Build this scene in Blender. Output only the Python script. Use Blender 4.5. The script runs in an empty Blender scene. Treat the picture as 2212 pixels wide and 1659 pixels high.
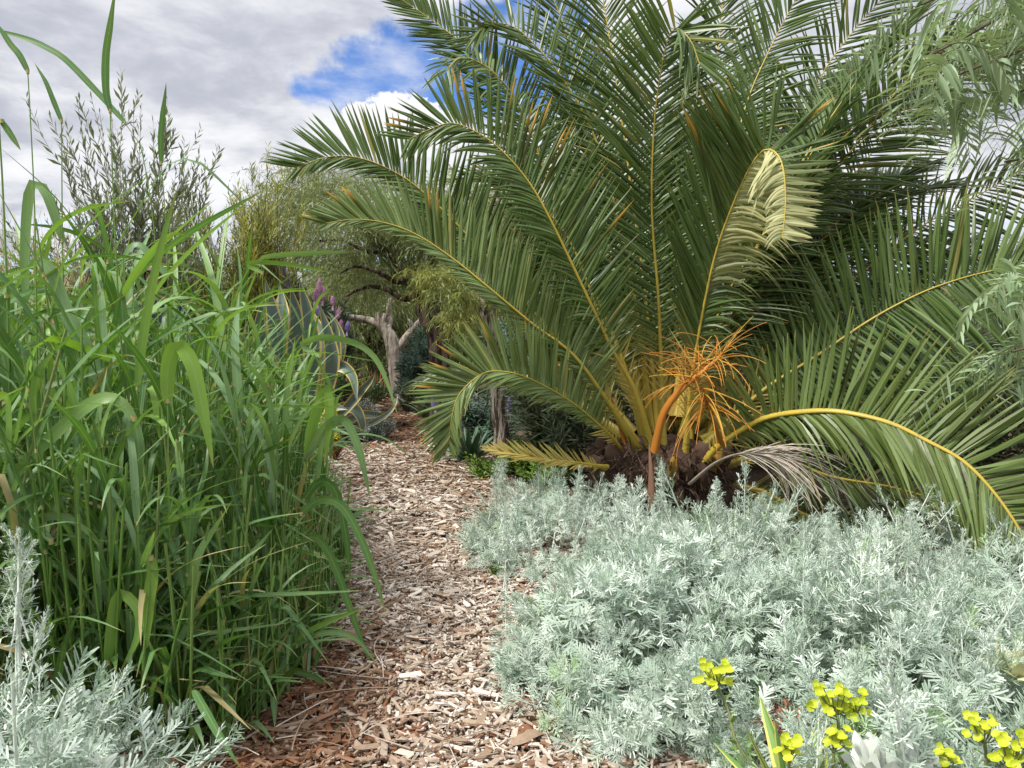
import bpy, bmesh, math, random
import numpy as np
from mathutils import Vector, Matrix
R = math.radians
rng = np.random.default_rng(7)
random.seed(7)
sc = bpy.context.scene
col = sc.collection

# ---------------------------------------------------------------- camera, sky, sun, exposure
F_PX, H_PX, CAM_Z = 1659.0, 720.0, 1.05          # focal length and horizon row on a 2212 x 1659 frame, eye height
PITCH = math.atan((829.5 - H_PX) / F_PX)
cam_d = bpy.data.cameras.new('camera')
cam = bpy.data.objects.new('camera', cam_d); col.objects.link(cam)
cam_d.lens = 27.0; cam_d.sensor_width = 36.0; cam_d.clip_start = 0.05; cam_d.clip_end = 3000
cam.location = (0, 0, CAM_Z); cam.rotation_euler = (math.pi/2 - PITCH, 0, 0)
sc.camera = cam
sc.view_settings.view_transform = 'Standard'
sc.view_settings.look = 'None'
sc.view_settings.gamma = 1
sc.view_settings.exposure = 0.36
sc.cycles.max_bounces = 8
sc.cycles.diffuse_bounces = 4
sc.cycles.transmission_bounces = 4
sc.cycles.use_adaptive_sampling = True
sc.cycles.adaptive_threshold = 0.015

SUN_EL, SUN_AZ = 56, 238                          # azimuth clockwise from +Y (north): behind the camera to the left
w = bpy.data.worlds.new('World'); sc.world = w; w.use_nodes = True
nt = w.node_tree; nt.nodes.clear()
def wn(t, **k):
    n = nt.nodes.new(t)
    for a, b in k.items(): setattr(n, a, b)
    return n
def wl(a, b): nt.links.new(a, b)
def wmath(op, a, b=None, c=None, clamp=False):
    n = wn('ShaderNodeMath', operation=op, use_clamp=clamp)
    for i, v in enumerate((a, b, c)):
        if v is None: continue
        if isinstance(v, (int, float)): n.inputs[i].default_value = v
        else: wl(v, n.inputs[i])
    return n.outputs[0]
def wsmooth(v, a, b):
    n = wn('ShaderNodeMapRange', interpolation_type='SMOOTHSTEP')
    n.inputs['From Min'].default_value = a; n.inputs['From Max'].default_value = b
    wl(v, n.inputs['Value']); return n.outputs[0]
def wmix(f, a, b):
    n = wn('ShaderNodeMix', data_type='RGBA')
    for s, v in ((n.inputs[0], f), (n.inputs[6], a), (n.inputs[7], b)):
        if isinstance(v, (tuple, float, int)): s.default_value = v
        else: wl(v, s)
    return n.outputs[2]
def wnoise(vec, scale, detail, rough=0.55, dist=0.0):
    n = wn('ShaderNodeTexNoise'); wl(vec, n.inputs['Vector'])
    n.inputs['Scale'].default_value = scale; n.inputs['Detail'].default_value = detail
    n.inputs['Roughness'].default_value = rough; n.inputs['Distortion'].default_value = dist
    return n.outputs[0]
out = wn('ShaderNodeOutputWorld'); bg = wn('ShaderNodeBackground'); bg.inputs['Strength'].default_value = 0.1
wl(bg.outputs[0], out.inputs[0])
sky = wn('ShaderNodeTexSky', sky_type='NISHITA', sun_disc=False)
sky.sun_elevation = R(SUN_EL); sky.sun_rotation = R(SUN_AZ); sky.ozone_density = 3.0; sky.air_density = 0.8; sky.dust_density = 0.1
tc = wn('ShaderNodeTexCoord'); sep = wn('ShaderNodeSeparateXYZ'); wl(tc.outputs['Generated'], sep.inputs[0])
X, Y, Z = sep.outputs
zz = wmath('ADD', wmath('MAXIMUM', Z, 0.0), 0.16)
pl = wn('ShaderNodeCombineXYZ'); wl(wmath('DIVIDE', X, zz), pl.inputs[0]); wl(wmath('DIVIDE', Y, zz), pl.inputs[1])
n_big = wnoise(pl.outputs[0], 0.85, 7, 0.52, 0.25)
n_det = wnoise(pl.outputs[0], 2.6, 9, 0.6, 0.2)
n_puf = wnoise(tc.outputs['Generated'], 13.0, 9, 0.62, 0.15)
ys = wmath('MAXIMUM', Y, 0.02)
ax, az = wmath('DIVIDE', X, ys), wmath('DIVIDE', Z, ys)
def blob(cx, cz, rx, rz):
    a = wmath('DIVIDE', wmath('SUBTRACT', ax, cx), rx); b = wmath('DIVIDE', wmath('SUBTRACT', az, cz), rz)
    return wmath('ADD', wmath('MULTIPLY', a, a), wmath('MULTIPLY', b, b))
hole = wmath('MINIMUM', blob(-0.05, 0.335, 0.19, 0.068), blob(-0.17, 0.312, 0.10, 0.036))
hole = wmath('MINIMUM', hole, blob(0.02, 0.385, 0.10, 0.05))
hole = wmath('ADD', hole, wmath('MULTIPLY', wmath('SUBTRACT', n_puf, 0.5), 2.6))
hole = wmath('SUBTRACT', 1.0, wsmooth(hole, 0.55, 1.25))
cum = wmath('ADD', blob(-0.14, 0.262, 0.085, 0.040), wmath('ADD', wmath('MULTIPLY', wmath('SUBTRACT', n_puf, 0.5), 3.0), wmath('MULTIPLY', wmath('SUBTRACT', wnoise(tc.outputs['Generated'], 42.0, 6, 0.6), 0.5), 2.4)))
cum = wmath('SUBTRACT', 1.0, wsmooth(cum, 0.8, 1.05))
hole = wmath('MULTIPLY', hole, wmath('SUBTRACT', 1.0, cum))
wisp = wsmooth(n_det, 0.42, 0.72)
hole = wmath('MULTIPLY', hole, wmath('SUBTRACT', 1.0, wmath('MULTIPLY', wisp, 0.75)))
lowblue = wmath('MULTIPLY', wmath('SUBTRACT', 1.0, wsmooth(az, 0.06, 0.20)), wsmooth(n_det, 0.45, 0.6))
hole = wmath('MAXIMUM', hole, wmath('MULTIPLY', lowblue, 0.55))
shade = wmath('ADD', wmath('MULTIPLY', n_big, 0.55), wmath('MULTIPLY', n_det, 0.45))
cloud = wmix(wsmooth(shade, 0.40, 0.57), (4.2, 4.4, 5.05, 1), (7.7, 7.75, 8.0, 1))
cloud = wmix(cum, cloud, (7.8, 7.8, 7.9, 1))
lift = wmath('ADD', 1.0, wmath('MULTIPLY', wsmooth(Z, 0.5, 0.85), 0.9))
vm = wn('ShaderNodeVectorMath', operation='SCALE'); wl(cloud, vm.inputs[0]); wl(lift, vm.inputs['Scale'])
skyc = wmix(1.0, sky.outputs[0], sky.outputs[0])
blue = wn('ShaderNodeMix', data_type='RGBA', blend_type='MULTIPLY'); blue.inputs[0].default_value = 1.0
wl(sky.outputs[0], blue.inputs[6]); blue.inputs[7].default_value = (0.80, 1.12, 1.55, 1)
fin = wmix(hole, vm.outputs[0], blue.outputs[2])
wl(fin, bg.inputs['Color'])

sun_d = bpy.data.lights.new('sun', 'SUN'); sun_d.energy = 4.0; sun_d.angle = R(9); sun_d.color = (1.0, 0.95, 0.86)
sun = bpy.data.objects.new('sun', sun_d); col.objects.link(sun)
sd = Vector((math.sin(R(SUN_AZ))*math.cos(R(SUN_EL)), math.cos(R(SUN_AZ))*math.cos(R(SUN_EL)), math.sin(R(SUN_EL))))
sun.rotation_euler = sd.to_track_quat('Z', 'Y').to_euler()

# ---------------------------------------------------------------- helpers
def P(u, v, d):
    """world point at distance d in front of the eye that the photo shows at (u, v)"""
    a, b = (u - 1106)/F_PX, (829.5 - v)/F_PX
    cp, sp = math.cos(PITCH), math.sin(PITCH)
    dy, dz = cp + b*sp, -sp + b*cp
    k = d/dy
    return np.array((a*k, d, CAM_Z + dz*k))
def G(u, v):
    """ground point the photo shows at (u, v)"""
    p = P(u, v, 1.0); k = CAM_Z/(CAM_Z - p[2])
    return np.array((p[0]*k, k, 0.0))
def nrm(a): return a/np.maximum(np.linalg.norm(a, axis=-1, keepdims=True), 1e-9)
def spline(pts, n):
    p = np.asarray(pts, float)
    q = np.vstack([2*p[0]-p[1], p, 2*p[-1]-p[-2]])
    o = []
    for i in range(1, len(q)-2):
        t = np.linspace(0, 1, 24, endpoint=False)[:, None]
        a, b, c, d = q[i-1], q[i], q[i+1], q[i+2]
        o.append(.5*((2*b)+(c-a)*t+(2*a-5*b+4*c-d)*t*t+(3*b-a-3*c+d)*t**3))
    o = np.vstack(o+[p[-1:]])
    s = np.r_[0, np.cumsum(np.linalg.norm(np.diff(o, axis=0), axis=1))]
    e = np.linspace(0, s[-1], n)
    return np.stack([np.interp(e, s, o[:, k]) for k in range(3)], 1)
def tang(p): return nrm(np.gradient(p, axis=-2))
class MB:
    def __init__(s): s.V = []; s.F = []; s.D = []; s.M = []; s.n = 0
    def add(s, V, F, D, mat=0):
        V = np.asarray(V, np.float32).reshape(-1, 3)
        s.V.append(V); s.F.append(np.asarray(F, np.int32).reshape(-1, 4)+s.n)
        s.D.append(np.broadcast_to(np.asarray(D, np.float32), (len(V), 4)))
        s.M.append(np.full(len(s.F[-1]), mat, np.int32)); s.n += len(V)
    def arrays(s): return np.vstack(s.V), np.vstack(s.F), np.vstack(s.D), np.concatenate(s.M)
    def build(s, name, mats, parent=None, origin=(0, 0, 0), smooth=True):
        V, F, D, M = s.arrays()
        V = V - np.asarray(origin, np.float32)
        me = bpy.data.meshes.new(name)
        me.vertices.add(len(V)); me.vertices.foreach_set('co', V.ravel())
        me.loops.add(F.size); me.loops.foreach_set('vertex_index', F.ravel())
        me.polygons.add(len(F)); me.polygons.foreach_set('loop_start', np.arange(0, F.size, 4, dtype=np.int32))
        for m in (mats if isinstance(mats, (list, tuple)) else [mats]): me.materials.append(m)
        me.polygons.foreach_set('material_index', M)
        me.polygons.foreach_set('use_smooth', np.full(len(F), smooth, bool))
        at = me.attributes.new('dat', 'FLOAT_COLOR', 'POINT'); at.data.foreach_set('color', D.astype(np.float32).ravel())
        me.update(calc_edges=True); me.validate()
        o = bpy.data.objects.new(name, me); col.objects.link(o)
        if parent is not None: o.parent = parent
        return o
def ribbons(mb, Pt, Wd, hw, fold=0.0, rnd=None, extra=0.0, cols=3, mat=0):
    """N leaf strips: centre lines Pt (N,K,3), width directions Wd, half widths hw (N,K)"""
    N, K, _ = Pt.shape
    Wd = nrm(np.broadcast_to(Wd, Pt.shape)); hw = np.broadcast_to(hw, (N, K))
    Nn = nrm(np.cross(tang(Pt), Wd))
    us = np.linspace(-1, 1, cols)
    off = np.stack([Wd*(hw*u)[..., None] + Nn*(hw*abs(u)*fold)[..., None] for u in us], 2)
    V = Pt[:, :, None, :]+off
    rnd = rng.random(N) if rnd is None else np.broadcast_to(rnd, (N,))
    D = np.zeros((N, K, cols, 4), np.float32)
    D[..., 0] = rnd[:, None, None]; D[..., 1] = np.linspace(0, 1, K)[None, :, None]; D[..., 2] = np.abs(us)[None, None, :]
    D[..., 3] = np.broadcast_to(np.asarray(extra, np.float32).reshape(-1, 1, 1), (N, 1, 1))
    n, k, c = np.meshgrid(np.arange(N), np.arange(K-1), np.arange(cols-1), indexing='ij')
    b = (n*K+k)*cols+c
    Fq = np.stack([b, b+1, b+cols+1, b+cols], -1).reshape(-1, 4)
    mb.add(V, Fq, D.reshape(-1, 4), mat)
def tubes(mb, Pt, Rd, sides=5, rnd=None, extra=0.0, mat=0, flat=None, ref=None, lump=0.0):
    Pt = np.asarray(Pt, float)
    if Pt.ndim == 2: Pt = Pt[None]
    N, K, _ = Pt.shape
    Rd = np.broadcast_to(Rd, (N, K))
    T = tang(Pt)
    if ref is None:
        ref = np.where(np.abs(T[:, :1, 2:3]) > .8, np.array([[[1., .3, 0]]]), np.array([[[0, 0, 1.]]]))
    A = nrm(np.cross(T, np.broadcast_to(ref, Pt.shape)))
    for k in range(1, K):                               # parallel transport
        a = A[:, k-1]-T[:, k]*np.sum(A[:, k-1]*T[:, k], -1, keepdims=True); A[:, k] = nrm(a)
    B = np.cross(T, A)
    th = np.linspace(0, 2*np.pi, sides, endpoint=False)
    fl = 1.0 if flat is None else flat
    rr = Rd[:, :, None]*np.ones(sides)
    if lump: rr = rr*(1+lump*(rng.random((N, K, sides))-.5)*2)
    V = Pt[:, :, None, :]+rr[..., None]*(A[:, :, None, :]*np.cos(th)[:, None]+B[:, :, None, :]*(np.sin(th)*fl)[:, None])
    rnd = rng.random(N) if rnd is None else np.broadcast_to(rnd, (N,))
    D = np.zeros((N, K, sides, 4), np.float32)
    D[..., 0] = rnd[:, None, None]; D[..., 1] = np.linspace(0, 1, K)[None, :, None]; D[..., 2] = (th/(2*np.pi))[None, None]; D[..., 3] = extra
    n, k, c = np.meshgrid(np.arange(N), np.arange(K-1), np.arange(sides), indexing='ij')
    b = (n*K+k)*sides
    Fq = np.stack([b+c, b+(c+1) % sides, b+sides+(c+1) % sides, b+sides+c], -1).reshape(-1, 4)
    mb.add(V, Fq, D.reshape(-1, 4), mat)
def arcs(base, az, th0, th1, L, K=8, pw=1.0, drift=0.0, s0=None, sw=None):
    """N curves whose angle from the vertical goes from th0 to th1; s0/sw bend it sharply around s0"""
    base = np.asarray(base, float); N = len(base)
    s = np.linspace(0, 1, K)[None]
    f = lambda a: np.broadcast_to(np.asarray(a, float), (N,))[:, None]
    if s0 is None: e = s**f(pw)
    else:
        q = np.clip((s-f(s0))/f(sw)+.5, 0, 1); e = q*q*(3-2*q)
    th = f(th0)+(f(th1)-f(th0))*e
    a = f(az)+f(drift)*s
    d = np.stack([np.sin(th)*np.cos(a), np.sin(th)*np.sin(a), np.cos(th)], -1)*(f(L)/(K-1))[..., None]
    c = np.cumsum(d, 1); c = np.concatenate([np.zeros((N, 1, 3)), c[:, :-1]], 1)
    return base[:, None]+c
def leaf_profile(K, kind='lance'):
    s = np.linspace(0, 1, K)
    if kind == 'lance': return np.interp(s, [0, .12, .45, .8, 1], [.25, .65, 1, .6, .03])
    if kind == 'blade': return np.interp(s, [0, .06, .3, .65, .9, 1], [.55, .85, 1, .8, .3, .02])
    if kind == 'palm': return np.interp(s, [0, .1, .4, .75, 1], [.45, .9, 1, .7, .04])
    if kind == 'lobe': return np.interp(s, [0, .3, .75, 1], [.55, .7, 1, .4])
    if kind == 'oval': return np.interp(s, [0, .2, .5, .8, 1], [.1, .7, 1, .75, .1])
def leafy(mb, St, per, ll, lw, ang=.8, start=.15, droop=0.0, K=3, kind='lance', cols=2, mat=0, rnd=None, extra=0.0, planar=None, jit=.25, taper=.5, spread=1.0):
    """leaves along N stems St (N,K,3). planar = reference normal: leaves in two ranks"""
    N, SK, _ = St.shape
    t = start+(1-start)*(np.arange(per)+rng.random((N, per))*.6)/per
    x = t*(SK-1); i = np.clip(x.astype(int), 0, SK-2); f = (x-i)[..., None]
    idx = np.arange(N)[:, None]
    B = St[idx, i]*(1-f)+St[idx, i+1]*f
    T = nrm(St[idx, i+1]-St[idx, i])
    if planar is None:
        ph = np.arange(per)[None]*2.4+rng.random((N, 1))*6.28+rng.normal(0, .2, (N, per))
        ref = np.where(np.abs(T[..., 2:3]) > .9, np.array([1., 0, 0]), np.array([0, 0, 1.]))
        A = nrm(np.cross(T, ref)); C = np.cross(T, A)
        Rr = A*np.cos(ph)[..., None]+C*np.sin(ph)[..., None]
    else:
        A = nrm(np.cross(T, np.broadcast_to(planar, T.shape)))
        Rr = A*np.where(np.arange(per) % 2, 1, -1)[None, :, None]
    an = ang+rng.normal(0, jit*.5, (N, per))
    d = nrm(T*np.cos(an)[..., None]+Rr*np.sin(an)[..., None]+rng.normal(0, jit*.4, (N, per, 3)))
    l = ll*(1-taper*np.clip((t-.6)/.4, 0, 1))*(.75+.5*rng.random((N, per)))
    s = np.linspace(0, 1, K)
    Pt = B[:, :, None]+d[:, :, None]*(l[..., None]*s)[..., None]
    Pt[..., 2] -= droop*l[..., None]*s**2
    W = np.cross(d, T)+rng.normal(0, .25, d.shape)
    W = np.cross(nrm(W), d) if False else nrm(W)
    hw = lw*(l/ll)[..., None]*leaf_profile(K, kind)
    M = N*per
    r = np.repeat(rng.random(N), per)*.6+rng.random(M)*.4 if rnd is None else np.clip(np.repeat(np.broadcast_to(rnd, (N,)), per)+rng.normal(0, .12, M), 0, 1)
    ribbons(mb, Pt.reshape(M, K, 3), np.repeat(W.reshape(M, 1, 3), K, 1), hw.reshape(M, K), .2, r, extra, cols, mat)
def thing(name, label, cat, loc=(0, 0, 0), group=None):
    o = bpy.data.objects.new(name, None); col.objects.link(o); o.location = tuple(float(q) for q in loc)
    o.empty_display_size = .1
    return tag(o, label, cat, group)
def tag(o, label, cat, group=None):
    o['label'] = label; o['category'] = cat
    if group: o['group'] = group
    return o
def copy_tree(o, parent=None):
    c = o.copy(); col.objects.link(c)
    if parent is not None: c.parent = parent
    for ch in o.children: copy_tree(ch, c)
    return c

# ---------------------------------------------------------------- materials
def material(name, ramp, chan=0, tip=None, edge=None, extra=None, trans=0.0, tcol=None, rough=.5, spec=.35, noise=None, bump=None, mid=None, sheen=0.0):
    """ramp: [(pos, rgb)] over channel `chan` of the per-leaf data (0 leaf, 1 along, 2 across, 3 extra)"""
    m = bpy.data.materials.new(name); m.use_nodes = True; t = m.node_tree; N, L = t.nodes, t.links
    b = N['Principled BSDF']; o = N['Material Output']
    a = N.new('ShaderNodeAttribute'); a.attribute_name = 'dat'
    s = N.new('ShaderNodeSeparateColor'); L.new(a.outputs['Color'], s.inputs[0])
    ch = [s.outputs[0], s.outputs[1], s.outputs[2], a.outputs['Alpha']]
    r = N.new('ShaderNodeValToRGB'); L.new(ch[chan], r.inputs[0])
    e = r.color_ramp.elements
    while len(e) < len(ramp): e.new(.5)
    for q, (p, c) in zip(e, ramp): q.position = p; q.color = (*c, 1)
    c = r.outputs[0]
    def mix(f, c0, rgb, kind='MIX'):
        x = N.new('ShaderNodeMix'); x.data_type = 'RGBA'; x.blend_type = kind
        if isinstance(f, float): x.inputs[0].default_value = f
        else: L.new(f, x.inputs[0])
        L.new(c0, x.inputs[6])
        if isinstance(rgb, tuple): x.inputs[7].default_value = (*rgb, 1)
        else: L.new(rgb, x.inputs[7])
        return x.outputs[2]
    def rampf(src, lo, hi, amt=1.0):
        x = N.new('ShaderNodeMapRange'); x.inputs[1].default_value = lo; x.inputs[2].default_value = hi; x.inputs[4].default_value = amt
        L.new(src, x.inputs[0]); return x.outputs[0]
    if noise:
        co = N.new('ShaderNodeTexCoord'); n = N.new('ShaderNodeTexNoise'); L.new(co.outputs['Object'], n.inputs['Vector'])
        n.inputs['Scale'].default_value = noise[0]; n.inputs['Detail'].default_value = 6; n.inputs['Roughness'].default_value = .65
        if len(noise) > 3:
            mp = N.new('ShaderNodeMapping'); L.new(co.outputs['Object'], mp.inputs[0]); L.new(mp.outputs[0], n.inputs['Vector']); mp.inputs['Scale'].default_value = noise[3]
        lo, hi = noise[4] if len(noise) > 4 else (.4, .65)
        c = mix(rampf(n.outputs[0], lo, hi, noise[2]), c, noise[1])
        if bump:
            bp = N.new('ShaderNodeBump'); bp.inputs['Strength'].default_value = bump[0]; bp.inputs['Distance'].default_value = bump[1]
            L.new(n.outputs[0], bp.inputs['Height']); L.new(bp.outputs[0], b.inputs['Normal'])
    if mid: c = mix(rampf(ch[2], mid[1], 0.0, mid[2]), c, mid[0])
    if edge: c = mix(rampf(ch[2], edge[1], edge[2]), c, edge[0])
    if tip: c = mix(rampf(ch[1], tip[1], tip[2], tip[3] if len(tip) > 3 else 1.0), c, tip[0])
    if extra: c = mix(ch[3], c, extra)
    L.new(c, b.inputs['Base Color']); b.inputs['Roughness'].default_value = rough; b.inputs['Specular IOR Level'].default_value = spec
    if sheen: b.inputs['Sheen Weight'].default_value = sheen
    if trans:
        tr = N.new('ShaderNodeBsdfTranslucent')
        L.new(mix(1.0, c, tcol or (1.3, 1.25, .6), 'MULTIPLY'), tr.inputs[0])
        ms = N.new('ShaderNodeMixShader'); ms.inputs[0].default_value = trans
        L.new(b.outputs[0], ms.inputs[1]); L.new(tr.outputs[0], ms.inputs[2]); L.new(ms.outputs[0], o.inputs[0])
    return m
M = {}
M['palm'] = material('palm_leaflet', [(0, (.030, .058, .010)), (.5, (.080, .145, .034)), (1, (.19, .275, .105))], tip=((.45, .36, .10), .9, 1.0, .7),
                     extra=(.52, .42, .13), trans=.22, rough=.38, spec=.42, mid=((.25, .27, .08), .18, .55))
M['scorch'] = material('palm_leaflet_scorched', [(0, (.045, .062, .010)), (1, (.12, .15, .03))], tip=((.58, .33, .05), .55, .85), trans=.25, rough=.45)
M['palm_pale'] = material('palm_leaflet_pale', [(0, (.30, .33, .15)), (1, (.56, .55, .28))], trans=.25, rough=.5, extra=(.15, .18, .07))
M['rachis'] = material('palm_midrib', [(0, (.30, .27, .05)), (.5, (.46, .36, .06)), (1, (.50, .36, .05))], rough=.4, noise=(18, (.36, .28, .06), .5))
M['trunk_palm'] = material('palm_trunk', [(0, (.03, .018, .012)), (.5, (.075, .042, .027)), (1, (.15, .10, .07))], rough=.85, noise=(30, (.06, .035, .025), .8), bump=(.7, .01))
M['boot'] = material('palm_leaf_base', [(0, (.028, .015, .009)), (.6, (.075, .042, .026)), (1, (.14, .09, .06))], rough=.75, extra=(.50, .30, .03), noise=(24, (.07, .04, .03), .5))
M['orange'] = material('orange_stalk', [(0, (.40, .14, .02)), (.5, (.52, .22, .035)), (1, (.55, .36, .06))], rough=.5)
M['drystalk'] = material('dry_stalk', [(0, (.34, .29, .24)), (1, (.55, .49, .42))], rough=.8)
M['spathe'] = material('dry_spathe', [(0, (.20, .10, .06)), (1, (.33, .19, .12))], rough=.7, noise=(40, (.13, .07, .05), .6, (1, 1, .08)))
M['silver'] = material('silver_leaf', [(0, (.25, .34, .26)), (.5, (.42, .51, .43)), (1, (.74, .80, .76))], rough=.8, spec=.15, trans=.18, tcol=(1, 1.1, .8), extra=(.40, .60, .22), sheen=.2)
M['silver_stem'] = material('silver_stem', [(0, (.55, .62, .54)), (1, (.70, .75, .68))], rough=.85, spec=.1)
M['grass'] = material('tall_grass_blade', [(0, (.052, .14, .033)), (.45, (.095, .215, .065)), (.8, (.20, .33, .17)), (1, (.21, .38, .06))], trans=.3, tcol=(1.25, 1.35, .40),
                      rough=.45, spec=.38, mid=((.26, .40, .17), .16, .7), tip=((.38, .33, .12), .88, 1.0, .75), extra=(.42, .35, .18), noise=(28, (.20, .25, .07), .35, (1, 1, .15)))
M['culm'] = material('grass_stem', [(0, (.09, .19, .03)), (.6, (.14, .25, .05)), (1, (.15, .20, .07))], rough=.4, spec=.4, extra=(.20, .13, .20), mid=None)
M['node'] = material('grass_node', [(0, (.35, .33, .12)), (1, (.42, .37, .16))], rough=.5)
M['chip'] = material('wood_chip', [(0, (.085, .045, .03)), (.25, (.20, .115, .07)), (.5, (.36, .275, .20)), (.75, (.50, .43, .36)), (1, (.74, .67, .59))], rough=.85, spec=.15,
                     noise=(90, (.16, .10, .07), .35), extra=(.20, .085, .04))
M['mulch'] = material('mulch_ground', [(0, (.13, .075, .05)), (1, (.13, .075, .05))], rough=.95, spec=.1, noise=(55, (.30, .21, .15), .8), bump=(1.0, .02))
M['soil'] = material('soil', [(0, (.10, .065, .045)), (1, (.10, .065, .045))], rough=.95, spec=.1, noise=(30, (.17, .12, .08), .8), bump=(1.0, .02))
M['agave'] = material('variegated_agave', [(0, (.12, .175, .15)), (1, (.20, .265, .235))], rough=.45, spec=.4, edge=((.66, .53, .19), .74, .80), noise=(6, (.14, .21, .18), .5))
M['agave_g'] = material('green_rosette', [(0, (.07, .14, .08)), (1, (.13, .22, .13))], rough=.45, spec=.4, edge=((.30, .36, .20), .85, 1.0))
M['agave_y'] = material('yellow_edged_rosette', [(0, (.12, .26, .06)), (1, (.20, .34, .09))], rough=.4, spec=.4, edge=((.62, .60, .16), .62, .74), trans=.1)
M['bark_pale'] = material('pale_bark', [(0, (.34, .30, .25)), (1, (.42, .37, .32))], rough=.9, spec=.1, noise=(24, (.14, .11, .085), 1.0, (1, 1, .12), (.47, .62)), bump=(1.0, .06))
M['bark_dark'] = material('dark_bark', [(0, (.17, .125, .10)), (1, (.24, .18, .145))], rough=.95, spec=.1, noise=(16, (.035, .024, .02), 1.0, (1, 1, .13), (.44, .56)), bump=(1.0, .06))
M['bark_grey'] = material('furrowed_bark', [(0, (.36, .31, .27)), (1, (.44, .39, .34))], rough=.95, spec=.1, noise=(30, (.06, .045, .035), 1.0, (1, 1, .14), (.44, .55)), bump=(1.0, .05))
M['twig'] = material('twig', [(0, (.09, .07, .05)), (1, (.14, .11, .08))], rough=.9, spec=.1)
M['twig_g'] = material('green_twig', [(0, (.13, .16, .06)), (1, (.2, .22, .09))], rough=.7)
M['pepper'] = material('pepper_leaf', [(0, (.15, .20, .08)), (.5, (.23, .29, .125)), (1, (.34, .40, .18))], trans=.3, rough=.5)
M['pepper_y'] = material('pepper_leaf_young', [(0, (.19, .23, .06)), (1, (.34, .36, .10))], trans=.3, rough=.5)
M['pepper_n'] = material('pepper_leaf_near', [(0, (.22, .32, .18)), (.6, (.32, .43, .27)), (1, (.46, .56, .40))], trans=.25, rough=.45, spec=.4)
M['acacia'] = material('acacia_leaf', [(0, (.14, .18, .115)), (.6, (.22, .265, .18)), (1, (.34, .38, .27))], trans=.2, rough=.5)
M['acacia_y'] = material('acacia_leaf_yellow', [(0, (.18, .23, .06)), (.6, (.29, .32, .09)), (1, (.58, .49, .09))], trans=.25, rough=.5)
M['hedge'] = material('dark_foliage', [(0, (.06, .10, .036)), (.6, (.11, .16, .058)), (1, (.19, .25, .095))], trans=.25, rough=.5)
M['bluegreen'] = material('bluegreen_leaf', [(0, (.045, .10, .065)), (1, (.12, .20, .14))], trans=.15, rough=.5)
M['narrow'] = material('narrow_leaf', [(0, (.06, .10, .055)), (1, (.15, .20, .12))], trans=.15, rough=.5)
M['fresh'] = material('fresh_leaf', [(0, (.10, .20, .03)), (1, (.22, .36, .06))], trans=.3, rough=.5)
M['greyleaf'] = material('grey_groundcover_leaf', [(0, (.15, .20, .17)), (1, (.36, .42, .38))], trans=.1, rough=.75)
M['purple'] = material('purple_flower', [(0, (.40, .30, .64)), (.6, (.52, .42, .78)), (1, (.66, .54, .84))], rough=.7, trans=.15, tcol=(1, 1, 1))
M['pink'] = material('pink_flower', [(0, (.62, .36, .58)), (.6, (.78, .52, .72)), (1, (.88, .70, .80))], rough=.7, trans=.15, tcol=(1, 1, 1))
M['yellow'] = material('yellow_flower', [(0, (.62, .60, .04)), (1, (.78, .76, .10))], rough=.6, trans=.2, tcol=(1, 1, .5))
M['euph'] = material('lime_bract', [(0, (.52, .60, .03)), (1, (.68, .72, .06))], rough=.5, trans=.25, tcol=(1, 1, .4), tip=((.40, .48, .02), .0, .4, .6))
M['redleaf'] = material('red_succulent_leaf', [(0, (.16, .035, .03)), (.5, (.30, .08, .05)), (1, (.34, .17, .08))], rough=.4, trans=.1, tcol=(1, .6, .5))
M['redhot'] = material('orange_aloe_flower', [(0, (.34, .08, .03)), (1, (.50, .17, .05))], rough=.6)
M['brown'] = material('dead_frond', [(0, (.20, .08, .05)), (1, (.36, .17, .11))], rough=.85)
M['tan'] = material('dry_grass', [(0, (.40, .32, .18)), (1, (.58, .48, .30))], rough=.8, trans=.2)
M['woolly'] = material('woolly_leaf', [(0, (.50, .56, .50)), (1, (.68, .72, .66))], rough=.85, spec=.1, trans=.12, tcol=(1, 1, .9), sheen=.3)
M['cream'] = material('cream_rosette', [(0, (.48, .55, .26)), (1, (.70, .68, .45))], rough=.6, trans=.2, tcol=(1, 1, .7))

# ---------------------------------------------------------------- ground, path, chips
def gz(x, y): return .012*np.sin(x*2.3+1)*np.cos(y*1.7)+.008*np.sin(x*5.1+y*3.7)
def pathx(y): return np.interp(y, [0, 1.7, 3, 4.5, 6.2, 8, 10, 12, 14, 18], [-.30, -.33, -.43, -.62, -.92, -1.15, -1.55, -2.2, -3.4, -6])
def sheet(name, xs, ys, mat, lift, warp=None):
    mb = MB(); gx, gy = np.meshgrid(xs, ys)
    if warp is not None: gx = gx+warp(gy)
    V = np.stack([gx, gy, gz(gx, gy)*np.exp(-np.hypot(gx, gy)/40)+lift], -1)
    n, m = gx.shape; i, j = np.meshgrid(np.arange(n-1), np.arange(m-1), indexing='ij'); b = i*m+j
    mb.add(V, np.stack([b, b+1, b+m+1, b+m], -1), (.5, 0, 0, 0)); o = mb.build(name, mat); o['kind'] = 'structure'; return o
g = np.linspace(-1, 1, 161)
sheet('ground', np.sign(g)*abs(g)**3*900, np.sign(g)*abs(g)**3*900, M['soil'], -.02)
sheet('path', np.linspace(-.75, .75, 40), np.linspace(.3, 17, 300), M['mulch'], .004, pathx)

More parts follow.
